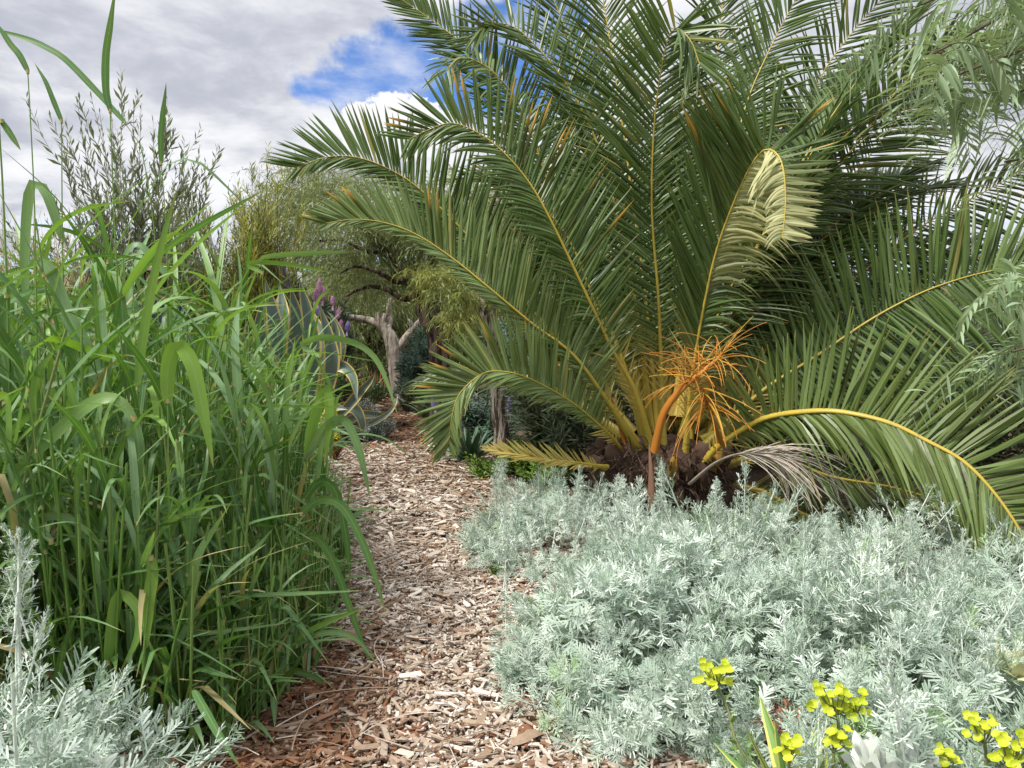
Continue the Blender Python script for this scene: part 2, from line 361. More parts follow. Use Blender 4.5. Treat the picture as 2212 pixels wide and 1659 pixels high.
def chips(N, ylo, yhi, halfw, lmin, lmax, zmax, edge=0.0):
    mb = MB()
    y = np.exp(rng.uniform(math.log(ylo), math.log(yhi), N))
    x = pathx(y)+rng.uniform(-1, 1, N)*halfw
    ln = np.exp(rng.normal(math.log(.46*(lmin+lmax)), .58, N)).clip(lmin*.45, lmax*1.7)*.5
    wd = (ln*rng.uniform(.09, .34, N)).clip(.003, .016); th = rng.uniform(.0012, .0035, N)
    yaw = rng.uniform(0, 6.28, N); pit = rng.normal(0, .16, N); rol = rng.normal(0, .28, N)
    a = np.stack([np.cos(yaw)*np.cos(pit), np.sin(yaw)*np.cos(pit), np.sin(pit)], -1)
    s = nrm(np.stack([-np.sin(yaw), np.cos(yaw), np.zeros(N)], -1)+np.sin(rol)[:, None]*np.array([0, 0, 1.]))
    n = np.cross(a, s)
    c = np.stack([x, y, gz(x, y)+.006+rng.random(N)**1.6*zmax], -1)
    V = np.zeros((N, 8, 3)); k = 0
    for e in (-1, 1):
        for q in (-1, 1):
            for h in (-1, 1):
                V[:, k] = c+a*(ln*e*rng.uniform(.7, 1.1, N))[:, None]+s*(wd*q*rng.uniform(.35, 1.15, N))[:, None]+n*(th*h*rng.uniform(.6, 1.3, N))[:, None]; k += 1
    Fq = np.array([[1, 5, 7, 3], [0, 2, 6, 4], [0, 4, 5, 1], [2, 3, 7, 6], [0, 1, 3, 2], [4, 6, 7, 5]])
    Fq = (np.arange(N)[:, None, None]*8+Fq).reshape(-1, 4)
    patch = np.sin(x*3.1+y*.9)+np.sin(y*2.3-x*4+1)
    shade_red = np.clip((2.9-y)*1.3, 0, 1)*np.clip((-.20-x)*3.0, 0, 1)*1.15+np.clip((y-6.3)*.45, 0, .75)  # grass shade painted into near-left chip colours; chips at the far end are redder themselves
    r = np.clip(rng.beta(2.1, 2.1, N)+.07*patch+.15-.42*shade_red, .03, 1)
    ex = ((rng.random(N) < .09+.45*shade_red)*rng.uniform(.4, 1, N))
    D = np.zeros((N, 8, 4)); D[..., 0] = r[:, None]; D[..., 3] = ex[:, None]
    mb.add(V, Fq, D.reshape(-1, 4)); return mb
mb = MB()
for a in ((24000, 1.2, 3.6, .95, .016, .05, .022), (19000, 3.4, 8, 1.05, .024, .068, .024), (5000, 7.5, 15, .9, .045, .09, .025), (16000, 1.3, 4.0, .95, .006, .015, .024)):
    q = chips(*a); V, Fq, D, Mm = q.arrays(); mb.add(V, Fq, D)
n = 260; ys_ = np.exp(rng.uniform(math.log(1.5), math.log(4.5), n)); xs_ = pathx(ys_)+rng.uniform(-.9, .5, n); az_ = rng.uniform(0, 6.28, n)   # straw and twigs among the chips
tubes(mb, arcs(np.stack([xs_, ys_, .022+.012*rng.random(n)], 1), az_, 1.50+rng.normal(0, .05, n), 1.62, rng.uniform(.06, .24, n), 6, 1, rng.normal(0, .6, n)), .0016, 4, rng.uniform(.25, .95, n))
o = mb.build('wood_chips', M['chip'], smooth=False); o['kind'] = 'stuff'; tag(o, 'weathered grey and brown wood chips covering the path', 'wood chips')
for u, v, ln, wd, yaw, r, lab in ((880, 1322, .062, .026, -.5, .97, 'palest flat wood chip lying alone in the middle of the path'), (795, 1225, .075, .020, -.5, .95, 'long whitish wood chip beside the drooping grass tips'),
        (975, 1290, .10, .03, .45, .72, 'broad tan bark slab right of the palest chip'), (548, 1592, .26, .017, -.12, .30, 'long brown split stick lying by the silver plant at the lower left'),
        (965, 1345, .12, .018, 1.1, .55, 'twisted grey bark sliver near the silver bushes'), (1140, 1610, .11, .035, .7, .42, 'brown bark slab at the foot of the front silver bush')):
    p = G(u, v); mb = MB(); K = 7
    s = np.linspace(-1, 1, K); c = p+np.stack([np.cos(yaw)*s*ln/2, np.sin(yaw)*s*ln/2, .022+.004*np.cos(s*2)], -1)
    tubes(mb, c, wd*np.array([.25, .8, 1, .95, 1.05, .8, .2])*.6, 6, r, flat=.28, lump=.18)
    tag(mb.build('bark_chip', M['chip'], smooth=False), lab, 'wood chip', 'larger pieces of bark on the path')

# ---------------------------------------------------------------- palm
PALM = P(1430, 960, 4.3); PALM[2] = 0
palm = thing('date_palm', 'big arching date palm with a short fibrous trunk and yellow leaf stalks beside the path', 'palm', PALM)
def frond(pts, face=(0, -1, .35), L=.5, n=62, t0=.2, vee=16, droop=.18, a0=68, a1=20, hw=.0095, mat='palm', rr=.027, world=False, ex=0.0, rb=.5, pale_side=None, upmul=1.0, dnmul=1.0, tipex=0.0, drop_dn=None, adn=None, lprof=None, more=None):
    n = int(n*1.5)
    p = spline([P(*q) for q in pts] if not world else pts, 64)
    T = tang(p); f = np.asarray(face, float)
    if f.ndim == 2:
        f = np.stack([np.interp(np.linspace(0, 1, 64), np.linspace(0, 1, len(f)), f[:, k]) for k in range(3)], 1)
    S = nrm(np.cross(T, np.broadcast_to(f, T.shape))); Nn = np.cross(S, T)
    mbl, mbr = MB(), MB()
    s = np.linspace(0, 1, 64)
    rad = np.interp(s, [0, .05, .14, .3, .6, 1], [1.7, 1.25, .82, .54, .32, .09])*rr
    tubes(mbr, p, rad, 8, .3+.5*rng.random(), flat=.62, ref=S[None])
    mz, mx = S[12:, 2].mean(), S[12:, 0].mean()
    up = (1 if mz > 0 else -1) if abs(mz) > .12 else (1 if mx < 0 else -1)   # which rank is the upper (or left) one
    n0 = n
    for rk in (1, -1):
        sg = rk*up; n = n0
        t = t0+(1-t0)*(np.arange(n)+rng.uniform(-.28, .28, n)+.5)/n; t = np.clip(t, 0, .999)
        if more is not None and rk > 0: t = np.sort(np.r_[t, more]); n = len(t)
        x = t*63; i = x.astype(int).clip(0, 62); fr = (x-i)[:, None]
        B = p[i]*(1-fr)+p[i+1]*fr; t_, s_, n_ = T[i], S[i]*sg, Nn[i]
        A0 = a0 if rk > 0 or adn is None else adn
        an = np.radians(np.interp(t, [t0, .55, .85, 1], [A0, A0-10, min(A0-10, a1+18), min(a1, A0-10)] if a1 < A0 else [A0, A0, a1, a1])+rng.normal(0, 3.5, n))
        ve = np.radians(vee+rng.normal(0, 9, n))
        d = nrm(t_*np.cos(an)[:, None]+(s_*np.cos(ve)[:, None]+n_*np.sin(ve)[:, None])*np.sin(an)[:, None])
        l = L*np.interp(t, *(lprof or ([t0, t0+.10, t0+.25, .6, .85, 1], [.42, .70, 1, .98, .72, .40])))*rng.uniform(.9, 1.08, n)*(upmul if rk > 0 else dnmul)
        K = 6; q = np.linspace(0, 1, K)
        dr = droop if (drop_dn is None or rk > 0) else drop_dn
        Pt = B[:, None]+d[:, None]*(l[:, None]*q)[..., None]
        Pt[..., 2] -= (dr*l*rng.uniform(.4, 1.5, n))[:, None]*q**2.2
        W = nrm(np.cross(d, n_)+n_*rng.normal(0, .32, (n, 1))+d*0)
        e = np.full(n, ex)+np.interp(t, [0, t0+.01, t0+.07, 1], [.35, .2, 0, 0])+(rng.random(n) < .02)*.4
        sc_m = (rng.random(n) < np.interp(t, [.45, .7, 1], [0, tipex*.3, tipex*.4])) if rk > 0 else np.zeros(n, bool)
        mt = 1 if pale_side else 0; pt = .42 if pale_side == rk else .84
        if mt:
            k = t > pt
            ribbons(mbl, Pt[k], W[k][:, None], (hw*leaf_profile(K, 'palm'))[None]*np.ones((k.sum(), 1)), .30, None, (1-np.clip((t[k]-pt)*6, 0, 1)), 3, 1)
            k |= sc_m & (t > .5)
            if sc_m.any(): ribbons(mbl, Pt[sc_m], W[sc_m][:, None], (hw*leaf_profile(K, 'palm'))[None]*np.ones((sc_m.sum(), 1)), .42, None, 0, 3, 2)
            Pt, W, e, n2 = Pt[~k], W[~k], e[~k], (~k).sum()
        else:
            if sc_m.any(): ribbons(mbl, Pt[sc_m], W[sc_m][:, None], (hw*leaf_profile(K, 'palm'))[None]*np.ones((sc_m.sum(), 1)), .42, None, 0, 3, 2)
            Pt, W, e, n2 = Pt[~sc_m], W[~sc_m], e[~sc_m], (~sc_m).sum()
        ribbons(mbl, Pt, W[:, None], (hw*leaf_profile(K, 'palm'))[None]*rng.uniform(.85, 1.1, (n2, 1)), .62, np.clip(rb+rng.normal(0, .20, n2), 0, 1), np.clip(e, 0, 1), 3)
        m = 9                                                # stiff spines below the leaflets
        t = np.linspace(.10, t0, m); x = t*63; i = x.astype(int); B = p[i]
        d = nrm(T[i]*.75+S[i]*sg*.6+Nn[i]*rng.normal(.1, .3, (m, 1)))
        l = np.linspace(.07, .24, m)*L/.5
        q = np.linspace(0, 1, 3)
        ribbons(mbl, B[:, None]+d[:, None]*(l[:, None]*q)[..., None], np.cross(d, Nn[i])[:, None], .006*np.array([[1, .7, .05]])*np.ones((m, 1)), .3, None, .9, 3)
    fo = mbl.build('frond', [M[mat], M['palm_pale'], M['scorch']], palm, PALM, smooth=False)
    mbr.build('midrib', M['rachis'], fo, PALM)
    return fo
B0 = lambda du=0, dv=0, d=4.25: (1425+du, 950+dv, d)
frond([(1480, 985, 4.15), (1497, 800, 4.0), (1540, 570, 3.85), (1590, 425, 3.75), (1630, 345, 3.66), (1660, 322, 3.6), (1688, 350, 3.52), (1697, 430, 3.46), (1690, 515, 3.42)], face=(-.1, -1, .2), L=.54, n=92, t0=.25, vee=4, a0=34, adn=56, a1=80, droop=.0, drop_dn=.55, pale_side=-1, tipex=.5, rr=.022, dnmul=.62, more=np.linspace(.60, .79, 34), lprof=([.25, .35, .5, .66, .76, .82, .88, 1], [.4, .75, 1, .95, .72, .5, .30, .24]))['label'] = 'palm frond arched over like a hook with pale leaflets hanging from its end'
frond([(1432, 975, 4.2), (1428, 800, 4.15), (1422, 640, 4.1), (1408, 450, 4.05), (1414, 260, 4.0), (1434, 120, 3.95), (1456, 62, 3.88), (1490, 85, 3.8), (1512, 140, 3.75)], face=(.05, -1, .2), L=.52, n=72, t0=.2, vee=14, a0=58, a1=30, droop=.08, drop_dn=.2, pale_side=None)
frond([(1520, 975, 4.4), (1600, 730, 4.5), (1690, 530, 4.55), (1760, 430, 4.6), (1850, 310, 4.6), (1940, 195, 4.6), (2020, 120, 4.55), (2110, 70, 4.5)], face=(-.05, -1, .25), L=.60, n=66, vee=10, rb=.35)
frond([(1420, 950, 4.5), (1400, 700, 4.6), (1365, 420, 4.7), (1340, 240, 4.75), (1303, 0, 4.85), (1270, -170, 4.9)], face=(.1, -1, .2), L=.58, n=70, vee=14)
frond([(1415, 950, 4.6), (1375, 650, 4.9), (1320, 370, 5.0), (1255, 157, 5.1), (1196, 0, 5.2), (1140, -110, 5.2)], face=(.2, -1, .2), L=.55, n=66, vee=16)
frond([(1410, 950, 4.5), (1370, 640, 4.6), (1300, 340, 4.7), (1225, 185, 4.7), (1138, 80, 4.7), (1086, 51, 4.7), (1040, 62, 4.65), (1005, 100, 4.6)], face=(.2, -.9, .3), L=.42, n=66, vee=10, a1=35, droop=.06, adn=45)
frond([(1400, 955, 4.45), (1350, 760, 4.5), (1260, 530, 4.6), (1165, 324, 4.65), (1103, 211, 4.7), (1035, 126, 4.7), (943, 51, 4.75), (858, -8, 4.8)], face=(.3, -1, .1), L=.42, n=74, vee=14, rb=.3, a0=60, a1=24, droop=.06)
frond([(1395, 955, 4.4), (1330, 740, 4.4), (1215, 480, 4.45), (1135, 255, 4.45), (1075, 165, 4.4), (1020, 128, 4.4), (985, 128, 4.35), (960, 160, 4.3)], face=(.1, -.7, .7), L=.36, n=60, vee=6, droop=.5, a1=40)
frond([(1405, 965, 4.15), (1373, 848, 4.05), (1321, 753, 3.98), (1270, 643, 3.9), (1191, 478, 3.85), (1140, 390, 3.85), (1080, 322, 3.85), (1025, 283, 3.85), (973, 266, 3.85), (920, 283, 3.85), (886, 300, 3.85)], face=(.1, -1, .15), L=.46, n=68, t0=.24, vee=8, droop=.03, drop_dn=.3, tipex=.8, a0=64, adn=46, a1=34, dnmul=.62)['label'] = 'palm frond with orange scorched leaflet tips reaching over the path'
frond([(1385, 970, 4.3), (1300, 850, 4.2), (1190, 720, 4.15), (1090, 597, 4.1), (1030, 530, 4.1), (950, 448, 4.1), (875, 385, 4.1), (790, 345, 4.1), (715, 338, 4.1), (640, 362, 4.1)], face=(.1, -1, .12), L=.47, n=80, t0=.2, vee=6, droop=.03, drop_dn=.15, a0=74, adn=38, a1=30, dnmul=.52)
frond([(1378, 970, 4.2), (1304, 855, 4.0), (1236, 765, 3.9), (1150, 700, 3.85), (1060, 625, 3.8), (980, 560, 3.8), (900, 507, 3.8), (830, 481, 3.8), (765, 474, 3.8), (705, 482, 3.8)], face=(.1, -1, .15), L=.38, n=80, t0=.2, vee=6, droop=.03, drop_dn=.12, ex=.03, rb=.7, tipex=.25, a0=72, adn=30, a1=26, dnmul=.42)
frond([(1350, 985, 4.25), (1322, 944, 4.1), (1250, 880, 3.95), (1185, 838, 3.85), (1117, 808, 3.75), (1060, 802, 3.7), (1025, 818, 3.65), (990, 855, 3.62), (975, 905, 3.6), (970, 960, 3.6)], face=(.1, -1, .25), L=.32, n=100, t0=.2, vee=6, droop=.0, drop_dn=.2, ex=.05, rb=.75, tipex=.3, a0=70, adn=22, a1=34, rr=.015, dnmul=.55)['label'] = 'short palm frond curling down to the path'
frond([(1310, 1010, 4.1), (1250, 1000, 3.98), (1180, 992, 3.92), (1120, 982, 3.9), (1062, 972, 3.9)], face=(0, -.8, .6), L=.15, n=26, t0=.1, vee=35, droop=0, a0=40, a1=10, hw=.007, ex=.85, rr=.015)
frond([(1494, 1035, 4.15), (1546, 968, 4.0), (1614, 921, 3.85), (1665, 899, 3.75), (1750, 888, 3.6), (1822, 890, 3.5), (1921, 913, 3.38), (2006, 954, 3.28), (2074, 991, 3.2), (2126, 1039, 3.13), (2177, 1104, 3.06), (2218, 1175, 3.0), (2245, 1260, 2.95), (2255, 1350, 2.93)], face=(.1, -.85, .25), L=.47, n=74, t0=.16, vee=8, a0=86, a1=52, droop=.02, drop_dn=.45, hw=.0125, rr=.030, dnmul=.7, ex=.06, adn=36)['label'] = 'long frond arching over the silver bushes with a bright yellow midrib'
frond([(1520, 965, 4.3), (1640, 850, 4.25), (1764, 769, 4.2), (1869, 698, 4.15), (1950, 652, 4.1), (2024, 619, 4.05), (2120, 590, 4.0), (2212, 576, 3.95), (2330, 580, 3.9)], face=(.0, -.9, .3), L=.58, n=66, t0=.2, vee=8, a0=82, a1=45, droop=.03, drop_dn=.25, hw=.012, rr=.028)
frond([(1500, 955, 4.6), (1640, 800, 4.9), (1790, 650, 5.1), (1972, 502, 5.2), (2090, 435, 5.2), (2212, 369, 5.2), (2320, 330, 5.2)], face=(0, -1, .1), L=.55, n=60, vee=8, rb=.1, droop=.2)
frond([(1490, 950, 4.5), (1530, 650, 4.6), (1570, 410, 4.7), (1610, 232, 4.8), (1665, 102, 4.85), (1719, 0, 4.9), (1790, -120, 4.9)], face=(0, -1, .1), L=.55, n=66, vee=12)
frond([(1500, 950, 4.7), (1590, 650, 5.0), (1690, 380, 5.2), (1767, 181, 5.3), (1818, 99, 5.3), (1903, 0, 5.3), (1990, -80, 5.3)], face=(0, -1, .1), L=.55, n=66, vee=14, rb=.3)
frond([(1460, 950, 4.7), (1490, 600, 5.0), (1535, 260, 5.2), (1562, 0, 5.4), (1575, -160, 5.4)], face=(0, -1, .1), L=.58, n=66, vee=16, rb=.25)
frond([(1500, 950, 4.7), (1640, 680, 4.9), (1830, 400, 5.0), (2010, 185, 5.0), (2130, 110, 5.0), (2250, 70, 5.0)], face=(0, -1, .3), L=.55, n=66, vee=12, tipex=.5, rb=.3)
frond([(1530, 1020, 4.35), (1660, 985, 4.25), (1794, 1030, 4.15), (1938, 1056, 4.05), (2092, 1108, 3.95), (2220, 1190, 3.9)], face=(0, -.6, .8), L=.42, n=56, vee=10, droop=.3, rb=.2)
frond([(1540, 1050, 4.4), (1640, 1060, 4.3), (1743, 1114, 4.2), (1830, 1140, 4.1), (1960, 1190, 4.0)], face=(0, -.5, .8), L=.38, n=50, vee=12, droop=.25, rb=.3, ex=.1)
frond([(1530, 1000, 4.5), (1681, 968, 4.5), (1794, 940, 4.5), (1950, 950, 4.5), (2080, 1010, 4.5)], face=(0, -.6, .8), L=.42, n=56, vee=14, droop=.3, rb=.1)
frond([(1520, 960, 4.6), (1680, 800, 4.7), (1880, 740, 4.75), (2080, 760, 4.7), (2240, 840, 4.6)], face=(0, -.8, .6), L=.5, n=60, vee=10, droop=.3, rb=.1)
frond([(1505, 960, 4.7), (1650, 700, 5.1), (1850, 560, 5.3), (2050, 540, 5.3), (2230, 600, 5.2)], face=(0, -.8, .5), L=.5, n=60, vee=10, droop=.3, rb=.05)
frond([(1400, 950, 4.4), (1310, 720, 4.4), (1230, 520, 4.4), (1150, 430, 4.4), (1090, 390, 4.4), (1020, 380, 4.4)], face=(0, -.7, .7), L=.42, n=64, vee=14, droop=.2, rb=.3)
frond([(1470, 950, 4.35), (1520, 760, 4.35), (1590, 600, 4.35), (1680, 470, 4.35), (1760, 380, 4.35)], face=(0, -1, .3), L=.45, n=60, vee=18, rb=.3)
top = PALM+np.array([0, .1, .55])
for k in range(28):                                            # the back of the crown and the young leaves in the middle
    a = R(-4+k*118/27)+rng.normal(0, .06); e0 = R(rng.uniform(14, 38)); e1 = e0+R(rng.uniform(25, 65)); Ln = rng.uniform(2.2, 3.0)
    c = arcs([top+np.array([math.cos(a), math.sin(a), 0])*.2], a, e0, e1, Ln, 9, 1.4)[0]
    frond(c, face=nrm(np.array([-math.cos(a)*.8, -math.sin(a)*.8-.3, .7])), L=.5, n=54, vee=18, world=True, rb=rng.uniform(.05, .35), droop=.2)
for k in range(7):                                             # low hanging leaves around the back and right foot
    a = R(-8+k*24)+rng.normal(0, .08)
    c = arcs([top+np.array([math.cos(a)*.25, math.sin(a)*.25, -.12])], a, R(62), R(118), rng.uniform(1.8, 2.3), 9, 1.3)[0]
    frond(c, face=(0, -.3, 1), L=.45, n=48, vee=12, world=True, rb=.05, droop=.3)
# trunk with cut leaf bases
mb = MB(); zs = np.array([-.05, .05, .17, .28, .37, .44, .48]); rs = np.array([.30, .33, .35, .345, .30, .20, .05])
tubes(mb, np.stack([PALM[0]+zs*0, PALM[1]+.05+zs*0, zs], -1), rs, 28, .3, lump=.05, ref=np.array([[[1., 0, 0]]]))
trunk = mb.build('trunk', M['trunk_palm'], palm, PALM)
fib = MB(); N = 2600; th = rng.uniform(0, 6.28, N); z0 = rng.uniform(.0, .44, N); r = .35-.12*np.clip(z0-.36, 0, 1)/.2
b = np.stack([PALM[0]+np.cos(th)*r, PALM[1]+.05+np.sin(th)*r, z0], -1)
ribbons(fib, arcs(b, th+rng.normal(0, 1.2, N), rng.uniform(.2, 2.6, N), rng.uniform(1, 2.9, N), rng.uniform(.05, .16, N), 5), np.stack([-np.sin(th), np.cos(th), 0*th], -1)[:, None], .0028*np.ones((N, 5)), 0, rng.random(N)**1.5, 0, 2)
fib.build('fibre', M['boot'], trunk, PALM)
for k in range(44):
    z = .04+.35*((k*7) % 44)/44; a = k*2.3999; mb = MB(); rr_ = .345-(max(z-.30, 0)*.45)
    d = np.array([math.cos(a), math.sin(a), 0])
    c0 = PALM+np.array([0, .05, z])+d*(rr_-.03)
    pth = np.stack([c0+d*q*.09+np.array([0, 0, q*rng.uniform(.07, .13)]) for q in np.linspace(0, 1, 5)])
    tubes(mb, pth, np.array([.075, .07, .058, .05, .012]), 8, rng.random(), flat=.42, ref=np.array([[d[1], -d[0], 0.]])[None]*np.ones((1, 5, 3)), extra=.45 if k % 9 == 0 else 0, lump=.07)
    mb.build('cut_leaf_base', M['boot'], palm, PALM)
def strands(origin, N, az, th0, th1, L, rad, mat, name, parent, K=9, lump=.35, ex=0, rnd=None):
    mb = MB(); tubes(mb, arcs(np.repeat([origin], N, 0)+rng.normal(0, .012, (N, 3)), az, th0, th1, L, K), rad*np.linspace(1.3, .55, K)[None], 4, rnd, lump=lump, extra=ex)
    return mb.build(name, M[mat], parent, PALM)
def fruit_stalk(pts, rad, N, aim, spread, L, mat, label, rs=.0028, end=1.2, th_lo=.1, th_hi=1.6):
    p = spline([P(*q) for q in pts], 24); mb = MB()
    tubes(mb, p, rad*np.linspace(1.2, .45, 24), 8, .15, flat=.6)
    st = mb.build('fruit_stalk', M[mat], palm, PALM); st['label'] = label
    i = rng.integers(15, 24, N); az = aim+rng.uniform(-spread, spread, N); t0 = rng.uniform(th_lo, th_hi, N)
    mb = MB(); tubes(mb, arcs(p[i], az, t0, t0+rng.uniform(.3, end, N), L*rng.uniform(.55, 1.15, N), 10), rs*np.linspace(1.2, .6, 10)[None], 4, rng.random(N), lump=.3)
    mb.build('strands', M[mat], st, PALM)
fruit_stalk([(1413, 975, 3.9), (1434, 892, 3.82), (1473, 840, 3.75), (1520, 800, 3.7), (1558, 770, 3.68)], .026, 84, -.6, 3.2, .265, 'orange', 'bright orange fruit stalk with spraying strands', th_hi=1.9, rs=.0023)
fruit_stalk([(1560, 960, 3.95), (1530, 880, 3.8), (1520, 840, 3.72)], .012, 26, -1.57, 1.3, .34, 'orange', 'yellow orange strands hanging below the orange stalk', th_lo=1.4, th_hi=2.2, end=1.3)
fruit_stalk([(1350, 960, 4.3), (1320, 860, 4.3), (1290, 800, 4.3), (1262, 790, 4.3)], .014, 40, 2.9, .7, .32, 'orange', 'older orange strands behind the left stalks', th_lo=.9, th_hi=1.7, rs=.0022, end=.8)
fruit_stalk([(1490, 1045, 3.95), (1545, 1000, 3.8), (1597, 980, 3.72), (1640, 981, 3.68), (1675, 985, 3.66)], .012, 75, -.25, .55, .42, 'drystalk', 'dead grey fruit stalk with hanging strands', rs=.0024, th_lo=1.1, th_hi=2.0, end=1.9)
fruit_stalk([(1560, 960, 4.3), (1700, 900, 4.2), (1800, 905, 4.1), (1850, 925, 4.08)], .010, 55, -.2, .8, .34, 'drystalk', 'dull grey strands hanging under the arching frond', rs=.002, th_lo=1.6, th_hi=2.2, end=1.2)
mb = MB(); q = spline([P(1406, 1100, 3.85), P(1407, 1030, 3.83), P(1404, 985, 3.82), P(1402, 955, 3.82)], 10)
tubes(mb, q, np.array([.028, .03, .03, .028, .026, .022, .017, .012, .007, .002]), 8, .4, flat=.45, lump=.08)
mb.build('dry_spathe', M['spathe'], palm, PALM)

# ---------------------------------------------------------------- silver bushes
def silver_leaf(L=.06, pairs=5, seed=0):
    """one deeply cut leaf along +Y, flat in XY: list of ribbon arrays"""
    r = np.random.default_rng(seed); rows = []
    y = np.linspace(0, L, 3); rows.append((np.stack([y*0, y, .10*L*np.sin(y/L*2.6)], 1), .0013*L/.06))
    for k in range(pairs):
        t = .30+.62*k/(pairs-1); l = L*(.16+.30*math.sin(math.pi*min(.95, t*.85)))*r.uniform(.85, 1.15)
        for sg in (1, -1):
            a = R(50-22*t)+r.normal(0, .08); b = np.array([0, t*L, .10*L*math.sin(t*2.6)])
            q = np.linspace(0, 1, 3)[:, None]
            rows.append((b+q*l*np.array([sg*math.sin(a), math.cos(a), .12+r.normal(0, .28)])-np.array([0, 0, 1])*q*q*l*.15, (.0015*L/.06)))
    t = np.linspace(0, 1, 3)[:, None]
    rows.append((np.array([0, L*.95, .03*L])+t*np.array([0, L*.22, -.03*L]), .0016*L/.06))
    return np.stack([a for a, _ in rows]), np.array([h for _, h in rows])
def silver_sprig(nl, L, stem, seed, pairs=5, upright=False, spread=1.0):
    """returns V, F, D, M of one sprig along +Z"""
    r = np.random.default_rng(seed); mb = MB()
    n = nl; t = np.linspace(.06, 1, n); az = np.arange(n)*2.4+r.normal(0, .25, n)
    el = np.radians(np.interp(t, [0, .5, 1], [70, 48, 12] if not upright else [55, 38, 8])*spread+r.normal(0, 9, n))
    sc_ = np.interp(t, [0, .3, .75, 1], [.75, 1.05, .9, .42])*r.uniform(.85, 1.15, n)
    PP, HW, RR = [], [], []
    for k in range(n):
        A, h = silver_leaf(L*sc_[k], pairs, seed*97+k)
        d = np.array([math.sin(el[k])*math.cos(az[k]), math.sin(el[k])*math.sin(az[k]), math.cos(el[k])])
        sx = np.array([-math.sin(az[k]), math.cos(az[k]), 0]); up = np.cross(sx, d)
        bend = A[..., 1]**2/(L*sc_[k])*.32*math.sin(el[k])
        W = A[..., 0:1]*sx+A[..., 1:2]*d+A[..., 2:3]*up+np.array([0, 0, stem*t[k]])
        W[..., 2] -= bend
        PP.append(W); HW.append(h); RR.append(np.full(len(h), np.clip(.5+.35*r.normal()*.7, 0, 1)))
    PP = np.concatenate(PP); HW = np.concatenate(HW)
    T = tang(PP); W = nrm(np.cross(T, np.array([.25, .1, 1.0])))
    ribbons(mb, PP, W, HW[:, None]*np.array([[.75, 1.15, .75]]), 0, np.concatenate(RR), 0, 2, 0)
    z = np.linspace(-.12, stem, 5)
    tubes(mb, np.stack([z*0, z*0, z], 1), np.linspace(.0035, .0015, 5), 4, .5, mat=1)
    return mb.arrays()
NEAR = [silver_sprig(20, .055, .13, k, 5) for k in range(8)]
NEAR += [silver_sprig(12, .072, .09, 10+k, 6, spread=1.25) for k in range(4)]
FARS = [silver_sprig(15, .05, .11, 20+k, 4) for k in range(6)]
TALL = [silver_sprig(34, .050, .26, 40+k, 4, upright=True) for k in range(3)]
def place(mb, proto, pos, direc, scale, spin, tint=None):
    V, Fq, D, Mm = proto
    z = direc/np.linalg.norm(direc); x = np.cross(z, [math.cos(spin), math.sin(spin), .01]); x /= np.linalg.norm(x); y = np.cross(z, x)
    Rm = np.stack([x, y, z], 1)*scale
    D = D.copy()
    if tint is not None: D[:, 0] = np.clip(D[:, 0]+tint[0], 0, 1); D[:, 3] = tint[1]
    n0 = mb.n; mb.V.append((V@Rm.T+pos).astype(np.float32)); mb.F.append(Fq+n0); mb.D.append(D); mb.M.append(Mm); mb.n += len(V)
